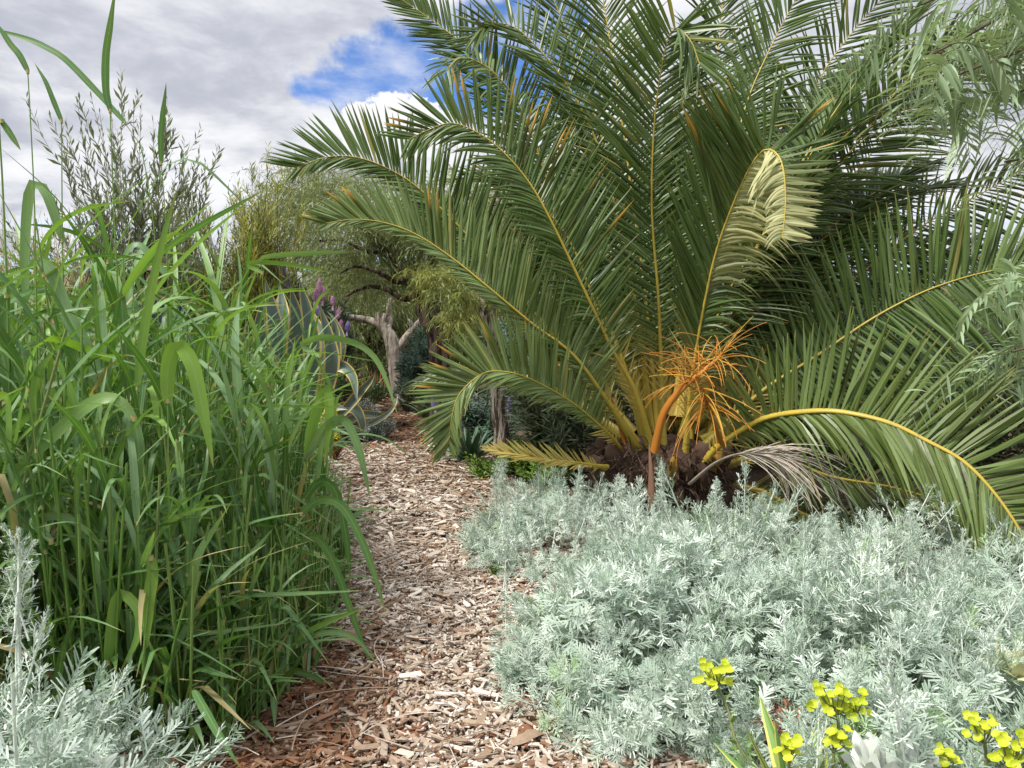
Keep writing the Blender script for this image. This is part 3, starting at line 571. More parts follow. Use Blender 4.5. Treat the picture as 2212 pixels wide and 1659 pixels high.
def silver_bush(cx, cy, rx, ry, h, dens, label, protos=NEAR, scale=1.0, talls=(), base=0.0, green=.10, lean=1.0):
    th = thing('silver_bush', label, 'bush', (cx, cy, 0), 'silver leaved bushes beside the path')
    mb = MB(); N = int(dens*rx*ry*2.7)
    for k in range(N):
        a = rng.uniform(0, 6.28); r = rng.uniform(0, 1)**.5*1.02
        ox, oy = math.cos(a)*r, math.sin(a)*r
        dome = max(0, 1-r**2.4)
        lay = rng.random()
        ht = base+h*(.32+.68*dome)*(1-.55*lay**1.6)*(1+.22*math.sin((cx+ox*rx)*11+2)*math.cos((cy+oy*ry)*10)+rng.normal(0, .07))-.10*scale
        d = np.array([ox*.85*lean+rng.normal(0, .28), oy*.85*lean+rng.normal(0, .28)-.12, .55+.75*dome+.2*rng.random()])
        if r > .75: d[2] -= .35*lay
        pr = TALL[rng.integers(3)] if rng.random() < .05 and r < .9 else protos[rng.integers(len(protos))]
        if rng.random() < .3: d = d+np.array([rng.normal(0, .6), rng.normal(0, .6), .1])
        place(mb, pr, np.array([cx+ox*rx, cy+oy*ry, max(ht, .0)]), d, scale*rng.uniform(.6, 1.35), rng.uniform(0, 6.28),
              (rng.normal(0, .12), .7*rng.random() if rng.random() < green else 0))
    mb.build('foliage', [M['silver'], M['silver_stem']], th, (cx, cy, 0))
    st = MB(); n = 30; a = rng.uniform(0, 6.28, n)
    tubes(st, arcs(np.tile([cx, cy, 0.0], (n, 1))+rng.normal(0, .05, (n, 3))*[1, 1, 0], a, rng.uniform(.2, .9, n), rng.uniform(.5, 1.3, n), rng.uniform(.35, .62, n)*h, 7), .0035, 5)
    st.build('stem', M['silver_stem'], th, (cx, cy, 0))
    for (u, v0, v1, d) in talls:
        p0, p1 = P(u, v1, d), P(u+rng.normal(0, 6), v0, d+.02)
        mb = MB(); L_ = np.linalg.norm(p1-p0); V, Fq, D, Mm = TALL[rng.integers(3)]
        V = V.copy(); s_ = max(.8, L_*.7/.30); place(mb, (V, Fq, D, Mm), p1-(p1-p0)*min(1, .26*s_/L_)*1.0, p1-p0, s_, rng.uniform(0, 6), (.15, 0))
        for q in np.linspace(.30, .92, 9):
            a_ = rng.uniform(0, 6.28); place(mb, FARS[rng.integers(6)], p0+(p1-p0)*q, np.array([math.cos(a_)*.5, math.sin(a_)*.5, 1.0]), (1.0-.45*q)*min(1.3, max(.7, L_*2.2)), rng.uniform(0, 6), (.12, 0))
        tubes(mb, np.linspace(p0-np.array([0, 0, .2]), p1-(p1-p0)*.1, 5), np.linspace(.0042, .0018, 5), 5, .6, mat=1)
        mb.build('flower_stalk', [M['silver'], M['silver_stem']], th, (cx, cy, 0))
    return th
silver_bush(.45, 2.32, .42, .50, .37, 620, 'silver bush bulging over the path edge in the front, below the palm', talls=[(1095, 1090, 1330, 2.6), (1325, 1150, 1400, 2.5)])
silver_bush(.98, 2.05, .52, .55, .34, 560, 'silver bush behind the middle lime flower heads, to the right of the front one', talls=[(1790, 1160, 1400, 2.3)])
silver_bush(1.62, 2.05, .50, .55, .34, 480, 'silver bush at the right frame edge, under the tip of the long arching frond', talls=[(2130, 1370, 1600, 1.75), (2020, 1300, 1480, 2.1)])
silver_bush(.30, 3.72, .50, .58, .33, 420, 'silver bush narrowing the path farthest back, left of the palm trunk', FARS, 1.05, talls=[(1085, 985, 1130, 4.1), (1165, 1030, 1150, 3.9), (1070, 1000, 1100, 4.15)])
silver_bush(.92, 3.20, .52, .48, .31, 430, 'silver bush directly in front of the palm trunk', FARS, 1.05, talls=[(1432, 1010, 1180, 3.2), (1250, 1040, 1180, 3.5), (1338, 1035, 1180, 3.4), (1545, 1040, 1180, 3.3)])
silver_bush(1.62, 3.02, .50, .46, .33, 430, 'silver bush under the dead grey palm stalk', FARS, 1.05, talls=[(1640, 1075, 1200, 3.1), (1793, 1095, 1280, 2.75)])
silver_bush(2.30, 2.75, .50, .50, .33, 380, 'silver bush in the shade of the arching frond, farthest right', FARS, 1.1, talls=[(1958, 1095, 1270, 2.7), (2080, 1180, 1300, 2.6)])
silver_bush(.95, 1.48, .55, .22, .20, 520, 'low silver growth around the lime flower stems at the bottom edge', green=.25)
silver_bush(-.86, 1.18, .29, .26, .50, 900, 'tall silver bush at the bottom left in front of the grass', scale=1.15, lean=1.15, green=.10, talls=[(35, 1165, 1470, 1.28)])

# ---------------------------------------------------------------- tall grass
def grass_leaf_arr(base, az, th0, th1, L, K=14, s0=None, sw=None, drift=0):
    return arcs(base, az, th0, th1, L, K, 1.3, drift, s0, sw)
def leaf_mesh(name, pts, az, hw, parent, origin=(0, 0, 0), rnd=None, ex=0.0, roll=0.0, mat='grass', kind='blade', W=None):
    mb = MB(); K = len(pts)
    T = tang(pts)
    if W is None:
        side = np.array([-math.sin(az), math.cos(az), 0.])
        W = nrm(side-T*np.sum(T*side, -1, keepdims=True)); Bn = np.cross(T, W)
        r = np.linspace(0, roll, K)[:, None]; W = W*np.cos(r)+Bn*np.sin(r)
    ribbons(mb, pts[None], W[None], (hw*leaf_profile(K, kind))[None], .22, rnd, ex, 3)
    return mb.build(name, M[mat], parent, origin)
def grass_proto(h, nl, seed, top=True):
    r = np.random.default_rng(seed)
    root = thing('tall_grass', 'tall leafy green grass stem in the dense stand left of the path', 'grass plant', (0, 0, 0), 'tall grass stems left of the path'); root['kind'] = 'thing'
    st = arcs([[0, 0, 0]], r.uniform(0, 6.28), r.uniform(.0, .10), r.uniform(.05, .28), h, 12, 1.5)[0]
    mb = MB(); tubes(mb, st, np.linspace(.0048, .0018, 12), 6, r.random()); s_ = mb.build('stem', M['culm'], root)
    a0 = r.uniform(0, 6.28)
    for k in range(nl):
        t = .16+.82*(k+.5*r.random())/nl; i = t*11; j = int(i); b = st[j]*(1-i+j)+st[min(11, j+1)]*(i-j)
        az = a0+k*math.pi+r.normal(0, .7); L = r.uniform(.36, .70)*(1.05-.25*abs(t-.5))
        sharp = r.random() < .28
        pts = grass_leaf_arr([b], az, r.uniform(.08, .42), r.choice([r.uniform(.6, 1.5), r.uniform(1.5, 2.6)]), L, 14, s0=r.uniform(.25, .6), sw=r.uniform(.12, .35) if sharp else r.uniform(.7, 1.3), drift=r.normal(0, .35))[0]
        leaf_mesh('leaf', pts, az, r.uniform(.0085, .0155), root, rnd=r.random(), roll=r.normal(0, .9), ex=.9 if (t < .35 and r.random() < .30) else 0)
        mb = MB(); tubes(mb, np.stack([b-[0, 0, .006], b+[0, 0, .006]]), .0060*(1-.5*t), 6, r.random()); mb.build('node', M['node'], s_)
    return root
PROTO = [grass_proto(h, n, 100+k) for k, (h, n) in enumerate([(.95, 6), (1.05, 7), (1.15, 7), (1.2, 8), (1.3, 8), (1.35, 7), (1.0, 6), (1.25, 7), (.8, 6), (.7, 5)])]
def gx_edge(y): return np.interp(y, [1.9, 2.3, 3.2, 4.2, 5.2, 6.2], [-.80, -.70, -.80, -1.10, -1.45, -1.9])
spots = []
k = 0
while len(spots) < 225 and k < 6000:
    k += 1
    y = 1.72+4.0*rng.random()**1.35; e = gx_edge(y); lo = -.667*y-.35
    x = e-abs(rng.normal(0, 1))*.7 if rng.random() < .5 else rng.uniform(lo, e)
    if x < lo or (y < 1.95 and x < -1.02 and False): continue
    if all((x-a)**2+(y-b)**2 > .0042 for a, b, _ in spots): spots.append((x, y, e-x))
for i, (x, y, dd) in enumerate(spots):
    small = dd < .22 or y < 2.0 or (y > 2.5 and 1106+F_PX*x/y > 470) or (abs(1106+F_PX*x/y-345) < 42 and y > 2.6)
    p = PROTO[rng.integers(6, 10)] if small else PROTO[rng.integers(0, 8)]
    o = p if i < len(PROTO) and False else copy_tree(p)
    o.location = (x, y, gz(x, y)-.01); s_ = rng.uniform(.82, 1.16)*(.82 if small else 1)*(1+.05*(y-3))
    lean = rng.normal(0, .07, 2)+np.array([.10*math.exp(-dd*3), 0])
    o.rotation_euler = (-lean[1], lean[0], rng.uniform(0, 6.28)); o.scale = (s_, s_, s_)
for p in PROTO:
    for c in list(p.children_recursive): bpy.data.objects.remove(c)
    bpy.data.objects.remove(p)
# the lower tangle of blades nobody could count
mb = MB(); N = 4200
y = 1.75+4.2*rng.random(N)**1.3; e = gx_edge(y)+.10; x = e-np.abs(rng.normal(0, .9, N))*(.25+.30*y)*.8
az = rng.uniform(0, 6.28, N); L = rng.uniform(.22, .60, N)*np.clip(.5+(e-x)*1.6, .5, 1)
sh = rng.random(N) < .5
Pt = arcs(np.stack([x, y, rng.random(N)**1.6*.75*np.clip((e-x)*2.2, 0, 1)], 1), az, rng.uniform(.05, .6, N), rng.uniform(.6, 2.4, N), L, 9, 1.3, rng.normal(0, .4, N), rng.uniform(.3, .7, N), np.where(sh, .3, 1.1))
sd_ = np.stack([-np.sin(az), np.cos(az), 0*az], 1)+rng.normal(0, .3, (N, 3))
ribbons(mb, Pt, sd_[:, None], rng.uniform(.005, .0125, N)[:, None]*leaf_profile(9, 'blade'), .2, rng.random(N)*.85, (rng.random(N) < .10)*.95, 3)
tubes(mb, arcs(np.stack([x[:900], y[:900], 0*x[:900]], 1), az[:900], .05, rng.uniform(.05, .4, 900), rng.uniform(.4, 1.1, 900)*np.clip(.4+(e-x)[:900]*1.5, .4, 1), 5), .0032, 4, rng.random(900), mat=1)
o = mb.build('grass', [M['grass'], M['culm']]); o['kind'] = 'stuff'; tag(o, 'tangle of green blades filling the foot of the tall grass', 'grass')
# single stems and blades that stand out
def hero(label, stem, leaves, d, rad=.0042):
    """stem: [(u, v[, d])] from the ground up; leaves: [(width px, [(u, v[, d])...], twist)]"""
    q = lambda s_, dd=d: P(s_[0], s_[1], s_[2] if len(s_) > 2 else dd)
    pts = spline([q(s_) for s_ in stem], 20); b = pts[0].copy()
    if b[2] > .05: pts = np.vstack([[b[0]+.01, b[1]+.01, 0], pts])
    b = pts[0].copy(); b[2] = 0
    root = thing('tall_grass', label, 'grass plant', b, 'tall grass stems left of the path'); root['kind'] = 'thing'
    mb = MB(); tubes(mb, pts, np.linspace(rad, rad*.45, len(pts)), 6, .6); st = mb.build('stem', M['culm'], root, b)
    for wpx, lp, tw, rn in leaves:
        L_ = spline([q(s_) for s_ in lp], 22); T = tang(L_)
        view = nrm(L_-np.array([0, 0, CAM_Z])); W = nrm(np.cross(T, view)); Bn = np.cross(T, W)
        r = np.linspace(tw[0], tw[1], 22)[:, None]; W = W*np.cos(r)+Bn*np.sin(r)
        leaf_mesh('leaf', L_, 0, wpx*.5/F_PX*(lp[0][2] if len(lp[0]) > 2 else d), root, b, rn, W=W)
        mb = MB(); k_ = L_[0]; tubes(mb, np.stack([k_-[0, 0, .006], k_+[0, 0, .006]]), rad*1.25, 6, .5); mb.build('node', M['node'], st, b)
hero('tallest grass stem, its upright blade running out of the top of the picture', [(268, 1500, 2.4), (262, 900), (255, 640), (247, 480), (238, 240)],
     [(17, [(238, 240), (228, 195), (228, 120), (238, 50), (250, -30)], (.5, .2), .5), (26, [(262, 640), (268, 720), (283, 860), (270, 1010), (240, 1120)], (.2, -.3), .4), (24, [(262, 640), (290, 590), (330, 540), (372, 505), (410, 512)], (.9, .6), .95)], 2.4)
hero('thin grass stem whose long top blade arches far to the left over the sky', [(352, 1400, 2.7), (345, 900), (335, 520), (300, 300), (270, 266)], [(16, [(270, 266), (205, 195), (142, 130), (100, 103), (60, 85), (0, 68), (-60, 62)], (.7, .3), .35)], 2.7, .0034)
hero('purplish grass stem ending in a bent blade near the top left corner', [(92, 1500, 2.3), (82, 900), (76, 500), (68, 300), (60, 155)], [(14, [(60, 155), (42, 120), (22, 95), (0, 62), (-20, 40)], (.4, .2), .4), (30, [(82, 560), (113, 589), (147, 681), (201, 784), (236, 954), (250, 1060)], (.1, .3), .75)], 2.3, .0034)
hero('grass stem with a short blade flicked back above the left bushes', [(150, 1500, 2.5), (142, 900), (135, 520), (133, 260)], [(11, [(133, 262), (118, 225), (100, 180), (86, 155), (74, 135)], (.3, .2), .45), (22, [(135, 520), (100, 420), (76, 395), (62, 430), (54, 560), (60, 760)], (.4, .2), .85)], 2.5, .0036)
hero('grass stem holding a narrow pointed blade straight up right of the grey bush', [(372, 1480, 2.6), (366, 900), (362, 600), (356, 450), (348, 350)], [(13, [(348, 352), (347, 300), (351, 250), (356, 210), (359, 178)], (.4, .1), .45), (20, [(362, 600), (330, 560), (300, 530), (275, 545), (258, 600)], (.7, .9), .6)], 2.6, .0036)
hero('grass stem leaning in from the left frame edge', [(30, 1500, 2.2), (20, 800), (8, 450), (-4, 240)], [(14, [(4, 262), (20, 285), (36, 310), (45, 325)], (.4, .3), .4), (30, [(14, 640), (-4, 720), (20, 830), (40, 960)], (.3, .1), .5)], 2.2, .005)
hero('grass stem with two blades held out flat over the agave', [(600, 1400, 2.7), (585, 900), (570, 650), (564, 562)], [(13, [(564, 562), (570, 555), (624, 549), (690, 546), (760, 544)], (.5, .3), .85), (11, [(567, 590), (533, 571), (567, 566), (631, 572), (718, 589)], (.4, .2), .98)], 2.7, .0034)
hero('grass stem with a bright backlit blade folded over at its top', [(372, 1500, 1.95), (366, 1150), (362, 866)], [(34, [(362, 866), (361, 811), (370, 764), (384, 748), (398, 756), (418, 795), (438, 886), (452, 960), (461, 1010)], (.25, -.15), 1.0)], 1.95, .0042)
hero('grass stem carrying a broad pale blade that sweeps down to the left edge', [(298, 1480, 1.85), (292, 1150), (287, 903)], [(30, [(287, 903), (262, 872), (222, 860), (164, 896), (100, 955), (41, 1012), (-10, 1090)], (.5, -.1), .9), (26, [(290, 905), (300, 980), (285, 1080), (262, 1130)], (.2, .3), .6)], 1.85, .0048)
hero('grass stem at the path edge with a long blade hanging to the path', [(610, 1480, 2.35), (630, 1280), (650, 1110)], [(20, [(650, 1110), (690, 1080), (738, 1092), (780, 1165), (812, 1250), (834, 1330)], (.4, .1), .5), (18, [(640, 1180), (682, 1160), (720, 1215), (762, 1330), (806, 1450)], (.4, .2), .4)], 2.35, .004)
hero('grass stem beside the yellow succulents with blades arching over the mulch', [(640, 1420, 2.7), (655, 1150), (664, 985)], [(22, [(664, 985), (700, 925), (742, 905), (772, 960), (790, 1030), (800, 1080)], (.5, .2), .7), (20, [(655, 1080), (690, 1040), (725, 1062), (748, 1160), (757, 1260)], (.4, .1), .3), (24, [(664, 985), (672, 930), (690, 870), (706, 840), (712, 905), (700, 1010)], (.3, 0), 1.0)], 2.7, .004)
hero('grass stem with a blade hooked down in front of the agave', [(700, 1300, 3.0), (705, 950), (700, 820), (690, 770)], [(16, [(690, 770), (650, 745), (700, 728), (770, 742), (812, 775), (838, 830), (860, 900)], (.6, .2), .85)], 3.0, .0034)
hero('short grass shoot lying out over the dark mulch', [(540, 1490, 2.2), (590, 1440), (640, 1395)], [(13, [(640, 1395), (680, 1372), (730, 1366), (775, 1385), (818, 1440)], (.4, .3), .7), (14, [(625, 1405), (665, 1365), (720, 1338), (795, 1310)], (.5, .4), .95), (12, [(600, 1430), (640, 1450), (690, 1470), (700, 1530)], (.3, .2), .4)], 2.2, .0036)
hero('pale ribbed grass stem with a split yellowing blade low in the front', [(305, 1560, 1.75), (312, 1400), (322, 1285), (326, 1203)], [(26, [(326, 1205), (330, 1240), (322, 1300), (318, 1400)], (.1, .1), 1.0), (26, [(232, 1430), (245, 1320), (262, 1280), (300, 1320), (296, 1380), (255, 1460)], (.3, .5), .98), (22, [(110, 1170), (75, 1125), (135, 1115), (180, 1140), (215, 1180)], (.6, .5), .75)], 1.75, .005)
for (lab, b, tp) in (('thick strap of grass lying across the mulch behind the silver bush', [(420, 1490, 1.62), (470, 1580, 1.52), (520, 1659, 1.45)], 24),):
    p = spline([P(*q) for q in b], 16); p[:, 2] = np.maximum(p[:, 2], .02)
    tag(leaf_mesh('grass_blade', p, 0, tp*.5/F_PX*1.55, None, rnd=.4, W=nrm(np.cross(tang(p), np.array([0, .3, 1.])))), lab, 'grass blade')['kind'] = 'thing'

# ---------------------------------------------------------------- trees and bushes behind
def blob_points(blobs, N, shell=.35):
    """points in ellipsoids [(cx, cy, cz, rx, ry, rz)], more of them near the skin"""
    B = np.asarray(blobs, float); vol = B[:, 3]*B[:, 4]*B[:, 5]; i = rng.choice(len(B), N, p=vol**.8/(vol**.8).sum())
    d = nrm(rng.normal(0, 1, (N, 3))); r = rng.random(N)**shell
    return B[i, :3]+d*r[:, None]*B[i, 3:], d
def PB(u, v, d, ru, rv, rd): 
    c = P(u, v, d); k = d/F_PX; return (c[0], c[1], c[2], ru*k, rd, rv*k)
def limb(mb, pts, r0, r1, rnd=.5, sides=9, n=18, mat=0, lump=.08):
    p = spline([P(*q) for q in pts], n); tubes(mb, p, np.linspace(r0, r1, n), sides, rnd, mat=mat, lump=lump); return p
def weeping(mb, pts, L, per, ll, lw, mat=0, rnd=None, spread=.5):
    N = len(pts)
    St = arcs(pts, rng.uniform(0, 6.28, N), rng.uniform(.6, 1.6, N), rng.uniform(2.7, 3.1, N), L*rng.uniform(.5, 1.3, N), 7, .8)
    tubes(mb, St, .0016*np.linspace(1, .4, 7)[None], 3, .9, mat=1)
    leafy(mb, St, per, ll, lw, ang=.75, start=.1, droop=.5, K=3, cols=2, mat=mat, rnd=rnd, jit=.5)
def limb_branches(mb, starts, targets, r0=.03, r1=.006, sag=.2):
    for a, b in zip(starts, targets):
        m = (a+b)/2+np.array([0, 0, np.linalg.norm(b-a)*sag])+rng.normal(0, .08, 3); tubes(mb, spline([a, m, b], 9), np.linspace(r0, r1, 9), 5, .4, lump=.08)

# weeping pepper tree with the dark trunk
d0 = 8.6
tree = thing('pepper_tree', 'weeping tree with a dark furrowed trunk and drooping olive crown right of the path bend', 'tree', P(950, 925, d0)*[1, 1, 0])
O = np.array(tree.location)
mb = MB()
g0 = P(952, 925, d0); g0[2] = -.05
tr = spline([g0, P(950, 850, d0), P(949, 780, d0), P(945, 730, d0), P(930, 690, d0), P(905, 640, d0+.1), P(880, 590, d0+.2), P(835, 535, d0+.2), P(775, 480, d0+.2)], 34)
tubes(mb, tr, np.interp(np.linspace(0, 1, 34), [0, .06, .3, .5, .6, .8, 1], [.17, .125, .115, .12, .075, .055, .025]), 14, .4, lump=.10)
trunk = mb.build('trunk', M['bark_dark'], tree, O)
for pts, r0, r1 in (([(950, 745, d0), (962, 715, d0), (985, 690, d0-.1), (990, 655, d0-.1)], .10, .05), ([(905, 640, d0+.1), (870, 645, d0+.1), (835, 625, d0), (790, 620, d0), (745, 640, d0-.1)], .04, .015),
                    ([(880, 590, d0+.2), (860, 610, d0), (820, 590, d0-.2), (770, 575, d0-.3), (735, 590, d0-.3)], .035, .012), ([(930, 690, d0), (960, 620, d0), (1020, 560, d0+.1), (1090, 520, d0+.2)], .06, .02),
                    ([(835, 535, d0+.2), (800, 545, d0), (740, 520, d0-.2), (690, 520, d0-.3)], .03, .01), ([(905, 640, d0), (930, 560, d0+.3), (950, 480, d0+.4), (990, 420, d0+.4)], .05, .015)):
    q = MB(); limb(q, pts, r0, r1); q.build('limb', M['bark_dark'], tree, O)
bl = [PB(760, 500, 8.6, 110, 75, .9), PB(870, 470, 8.8, 110, 75, 1.0), PB(970, 480, 9.0, 120, 90, 1.0), PB(690, 500, 9.9, 80, 90, .6), PB(640, 420, 9.6, 90, 60, .6), PB(730, 410, 9.4, 90, 60, .6), PB(820, 590, 9.2, 110, 60, .6), PB(750, 620, 10.2, 60, 70, .4), PB(1060, 500, 9.2, 90, 90, .8), PB(600, 500, 10.0, 60, 70, .5)]
pts, _ = blob_points(bl, 2300); mb = MB()
weeping(mb, pts, .62, 15, .075, .0065)
limb_branches(mb, [tr[rng.integers(18, 34)] for _ in range(46)], blob_points(bl, 46)[0], .022, .004)
mb.build('crown', [M['pepper'], M['twig']], tree, O)
mb = MB(); pts, _ = blob_points([PB(930, 590, 8.3, 42, 26, .2), PB(925, 640, 8.3, 28, 24, .2), PB(990, 600, 8.2, 42, 36, .3), PB(1000, 680, 8.2, 40, 25, .2)], 170)
weeping(mb, pts, .30, 14, .07, .007); mb.build('young_shoots', [M['pepper_y'], M['twig_g']], tree, O)

# slim tree with furrowed grey bark beside the palm
d1 = 6.7
t2 = thing('slim_tree', 'slim tree with deeply furrowed grey trunk, half hidden by the curling palm frond', 'tree', P(1086, 990, d1)*[1, 1, 0]); O = np.array(t2.location)
mb = MB(); g0 = P(1087, 990, d1); g0[2] = -.05
tr = spline([g0, P(1083, 930, d1), P(1078, 870, d1), P(1073, 800, d1), P(1064, 730, d1), P(1054, 680, d1), P(1048, 640, d1), P(1035, 590, d1+.1), P(1050, 500, d1+.2), P(1080, 420, d1+.3)], 34)
tubes(mb, tr, np.interp(np.linspace(0, 1, 34), [0, .08, .4, .6, .7, 1], [.10, .070, .066, .078, .055, .02]), 14, .5, lump=.12); mb.build('trunk', M['bark_grey'], t2, O)
for pts, r0, r1 in (([(1048, 640, d1), (1010, 610, d1), (960, 600, d1), (930, 605, d1)], .04, .012), ([(1048, 650, d1), (1090, 640, d1+.1), (1110, 690, d1+.2)], .02, .008), ([(1035, 590, d1+.1), (985, 520, d1+.2), (940, 470, d1+.2)], .04, .01)):
    q = MB(); limb(q, pts, r0, r1); q.build('limb', M['bark_dark'], t2, O)
mb = MB(); bl = [PB(1040, 500, 7.0, 110, 70, .5), PB(1130, 440, 7.2, 100, 80, .6), PB(1000, 660, 6.7, 30, 40, .2), PB(960, 620, 6.6, 40, 30, .2)]
weeping(mb, blob_points(bl, 420)[0], .45, 14, .065, .006); mb.build('crown', [M['pepper'], M['twig']], t2, O)
mb = MB(); weeping(mb, blob_points([PB(1010, 640, 6.6, 34, 26, .15), PB(940, 600, 6.6, 46, 14, .15), PB(985, 690, 6.6, 22, 20, .12), PB(1005, 720, 6.6, 26, 18, .12)], 120)[0], .22, 14, .055, .006)
mb.build('young_shoots', [M['pepper_y'], M['twig_g']], t2, O)

# pale lopped tree at the bend
d2 = 11.6
t3 = thing('lopped_tree', 'lopped pale grey tree with a forked trunk and sawn off limbs at the path bend', 'tree', P(866, 868, d2)*[1, 1, 0]); O = np.array(t3.location)
mb = MB(); g0 = P(868, 872, d2); g0[2] = -.05
tr = spline([g0, P(862, 840, d2), P(856, 800, d2), P(852, 765, d2), P(846, 735, d2), P(833, 710, d2)], 22)
tubes(mb, tr, np.interp(np.linspace(0, 1, 22), [0, .1, .5, .8, 1], [.17, .125, .115, .115, .085]), 14, .6, lump=.09); mb.build('trunk', M['bark_pale'], t3, O)
for nm, pts, r0, r1 in (('limb', [(838, 722, d2), (815, 699, d2), (785, 690, d2), (738, 683, d2-.2)], .075, .04), ('limb', [(852, 760, d2), (870, 740, d2), (892, 712, d2), (912, 690, d2+.1)], .075, .045),
                    ('stub', [(833, 712, d2), (828, 696, d2), (834, 678, d2)], .07, .035), ('stub', [(826, 705, d2), (818, 690, d2), (817, 674, d2)], .07, .04), ('stub', [(838, 712, d2), (842, 690, d2+.1), (840, 664, d2+.1), (846, 640, d2+.1)], .06, .03), ('stub', [(890, 712, d2), (888, 698, d2), (880, 690, d2)], .04, .02)):
    q = MB(); limb(q, pts, r0, r1, n=12); q.build(nm, M['bark_pale'], t3, O)

# weeping curtain trees farther back
def far_tree(label, u, vb, d, blobs, N, L, trunk_r=.16, group='weeping trees closing the view behind the bend', mat='pepper', ll=.10, lw=.010, per=15):
    b = P(u, vb, d); b[2] = 0; t = thing('pepper_tree', label, 'tree', b, group)
    mb = MB(); p = spline([b-[0, 0, .1], b+[.1, 0, 1.0], b+[-.1, .1, 2.0], b+[.2, .1, 3.0]], 14); tubes(mb, p, np.linspace(trunk_r, .05, 14), 8, .4, lump=.12); mb.build('trunk', M['bark_dark'], t, b)
    mb = MB(); weeping(mb, blob_points(blobs, N)[0], L, per, ll, lw); limb_branches(mb, [p[rng.integers(7, 14)] for _ in range(26)], blob_points(blobs, 26)[0], .03, .006)
    mb.build('crown', [M[mat], M['twig']], t, b); return t
far_tree('dark weeping tree behind the lopped tree, its curtain of leaves reaching the ground', 800, 830, 13.5, [PB(790, 640, 13.5, 130, 80, 1.2), PB(770, 760, 13.6, 100, 80, .8), PB(880, 700, 13.8, 90, 100, .8), PB(700, 700, 13.2, 60, 110, .8)], 2300, 1.1)
far_tree('dark weeping tree closing the gap between the two dark trunks', 1000, 840, 14, [PB(980, 640, 14, 120, 110, 1.2), PB(1020, 780, 14, 90, 60, .8), PB(920, 780, 14.5, 70, 70, .8), PB(1110, 590, 14, 90, 90, 1)], 1900, 1.0)
far_tree('weeping tree behind the top of the palm crown', 1300, 820, 15, [PB(1250, 560, 15, 150, 150, 1.3), PB(1420, 600, 15, 160, 160, 1.3), PB(1330, 760, 15, 220, 90, 1)], 2300, 1.0, mat='hedge')
far_tree('dark tree behind the palm on the right, with sky between its branches', 1900, 820, 13, [PB(1650, 640, 13, 160, 160, 1.2), PB(1850, 720, 13, 150, 140, 1.2), PB(2060, 760, 12.5, 140, 130, 1.1), PB(2220, 700, 12, 120, 160, 1), PB(1800, 480, 13, 120, 80, .8), PB(2100, 560, 12.5, 80, 50, .6)], 2600, .9, mat='hedge')

# bushes with upright sprays behind the grass
def spray_bush(name, label, cat, base, tips, mat, ll, lw, per, N_extra, ebl, d, stemmat='twig', group=None, ang=.6, r=.0045, curve=.12, leafstart=.35, tl=None, droop=0.0, kind='lance'):
    b = np.array(base, float); t = thing(name, label, cat, b, group); mb = MB()
    tips = [P(*q) for q in tips]
    if N_extra: tips += list(blob_points(ebl, N_extra, .5)[0])
    St = np.stack([spline([b+rng.normal(0, .06, 3)*[1, 1, 0], b*.5+q*.5+np.array([rng.normal(0, curve), rng.normal(0, curve), .15*(q[2]-b[2])*rng.random()]), q], 12) for q in tips])
    tubes(mb, St, r*np.linspace(1.3, .3, 12)[None], 4, .4, mat=1)
    tw = MB()
    n2 = 3; i = rng.integers(5, 11, (len(St), n2)); bb = St[np.arange(len(St))[:, None], i].reshape(-1, 3)
    T2 = tang(St)[np.arange(len(St))[:, None], i].reshape(-1, 3)
    hgt = np.linalg.norm(np.array(tips)-b, axis=1).mean(); a2 = rng.uniform(0, 6.28, len(bb))
    th = np.arccos(np.clip(T2[:, 2], -1, 1)); az = np.arctan2(T2[:, 1], T2[:, 0])
    S2 = arcs(bb, az+rng.normal(0, 1.0, len(bb)), th+rng.uniform(.15, .6, len(bb)), th*.8, (tl or .22*hgt)*rng.uniform(.5, 1.2, len(bb)), 12)
    tubes(mb, S2, r*.5*np.linspace(1, .3, 12)[None], 3, .4, mat=1)
    leafy(mb, St, per, ll, lw, ang=ang, start=leafstart, mat=0, cols=2, droop=droop, kind=kind)
    leafy(mb, S2, max(6, per//2), ll, lw, ang=ang, start=.1, mat=0, cols=2, droop=droop, kind=kind)
    mb.build('foliage', [M[mat], M[stemmat]], t, b)
    return t
dA = 6.6; bA = P(290, 900, dA); bA[2] = 0
spray_bush('acacia_bush', 'grey green bush with tall upright leafy sprays against the clouds, behind the grass', 'bush', bA,
    [(u, v, dA) for u, v in ((165, 208), (182, 240), (196, 206), (215, 240), (240, 240), (270, 208), (288, 228), (305, 222), (330, 290), (352, 282), (375, 320), (397, 328), (415, 350), (432, 312), (445, 345), (440, 388), (140, 290), (128, 310), (150, 340), (360, 300), (250, 300), (400, 380))],
    'acacia', .10, .0125, 36, 20, [PB(300, 420, dA, 150, 90, .5)], dA, ang=.55, leafstart=.55)
spray_bush('acacia_bush', 'yellow green feathery bush at the right of the grey sprays', 'bush', P(400, 900, 7.4)*[1, 1, 0], [(360, 430, 7.4), (410, 420, 7.4), (455, 445, 7.4)], 'acacia_y', .09, .0075, 34, 60, [PB(400, 480, 7.4, 85, 55, .5)], 7.4, leafstart=.5, tl=.35)
spray_bush('acacia_bush', 'olive bush with long narrow leaves and yellow tips left of the weeping tree', 'bush', P(560, 900, 7.8)*[1, 1, 0], [(u, v, 7.8) for u, v in ((545, 350), (560, 362), (580, 345), (600, 380), (505, 400), (490, 425), (620, 350), (640, 345), (660, 330))],
    'acacia_y', .11, .0075, 36, 110, [PB(560, 470, 7.8, 80, 90, .6), PB(560, 560, 8, 90, 70, .5)], 7.8, leafstart=.45, tl=.4)
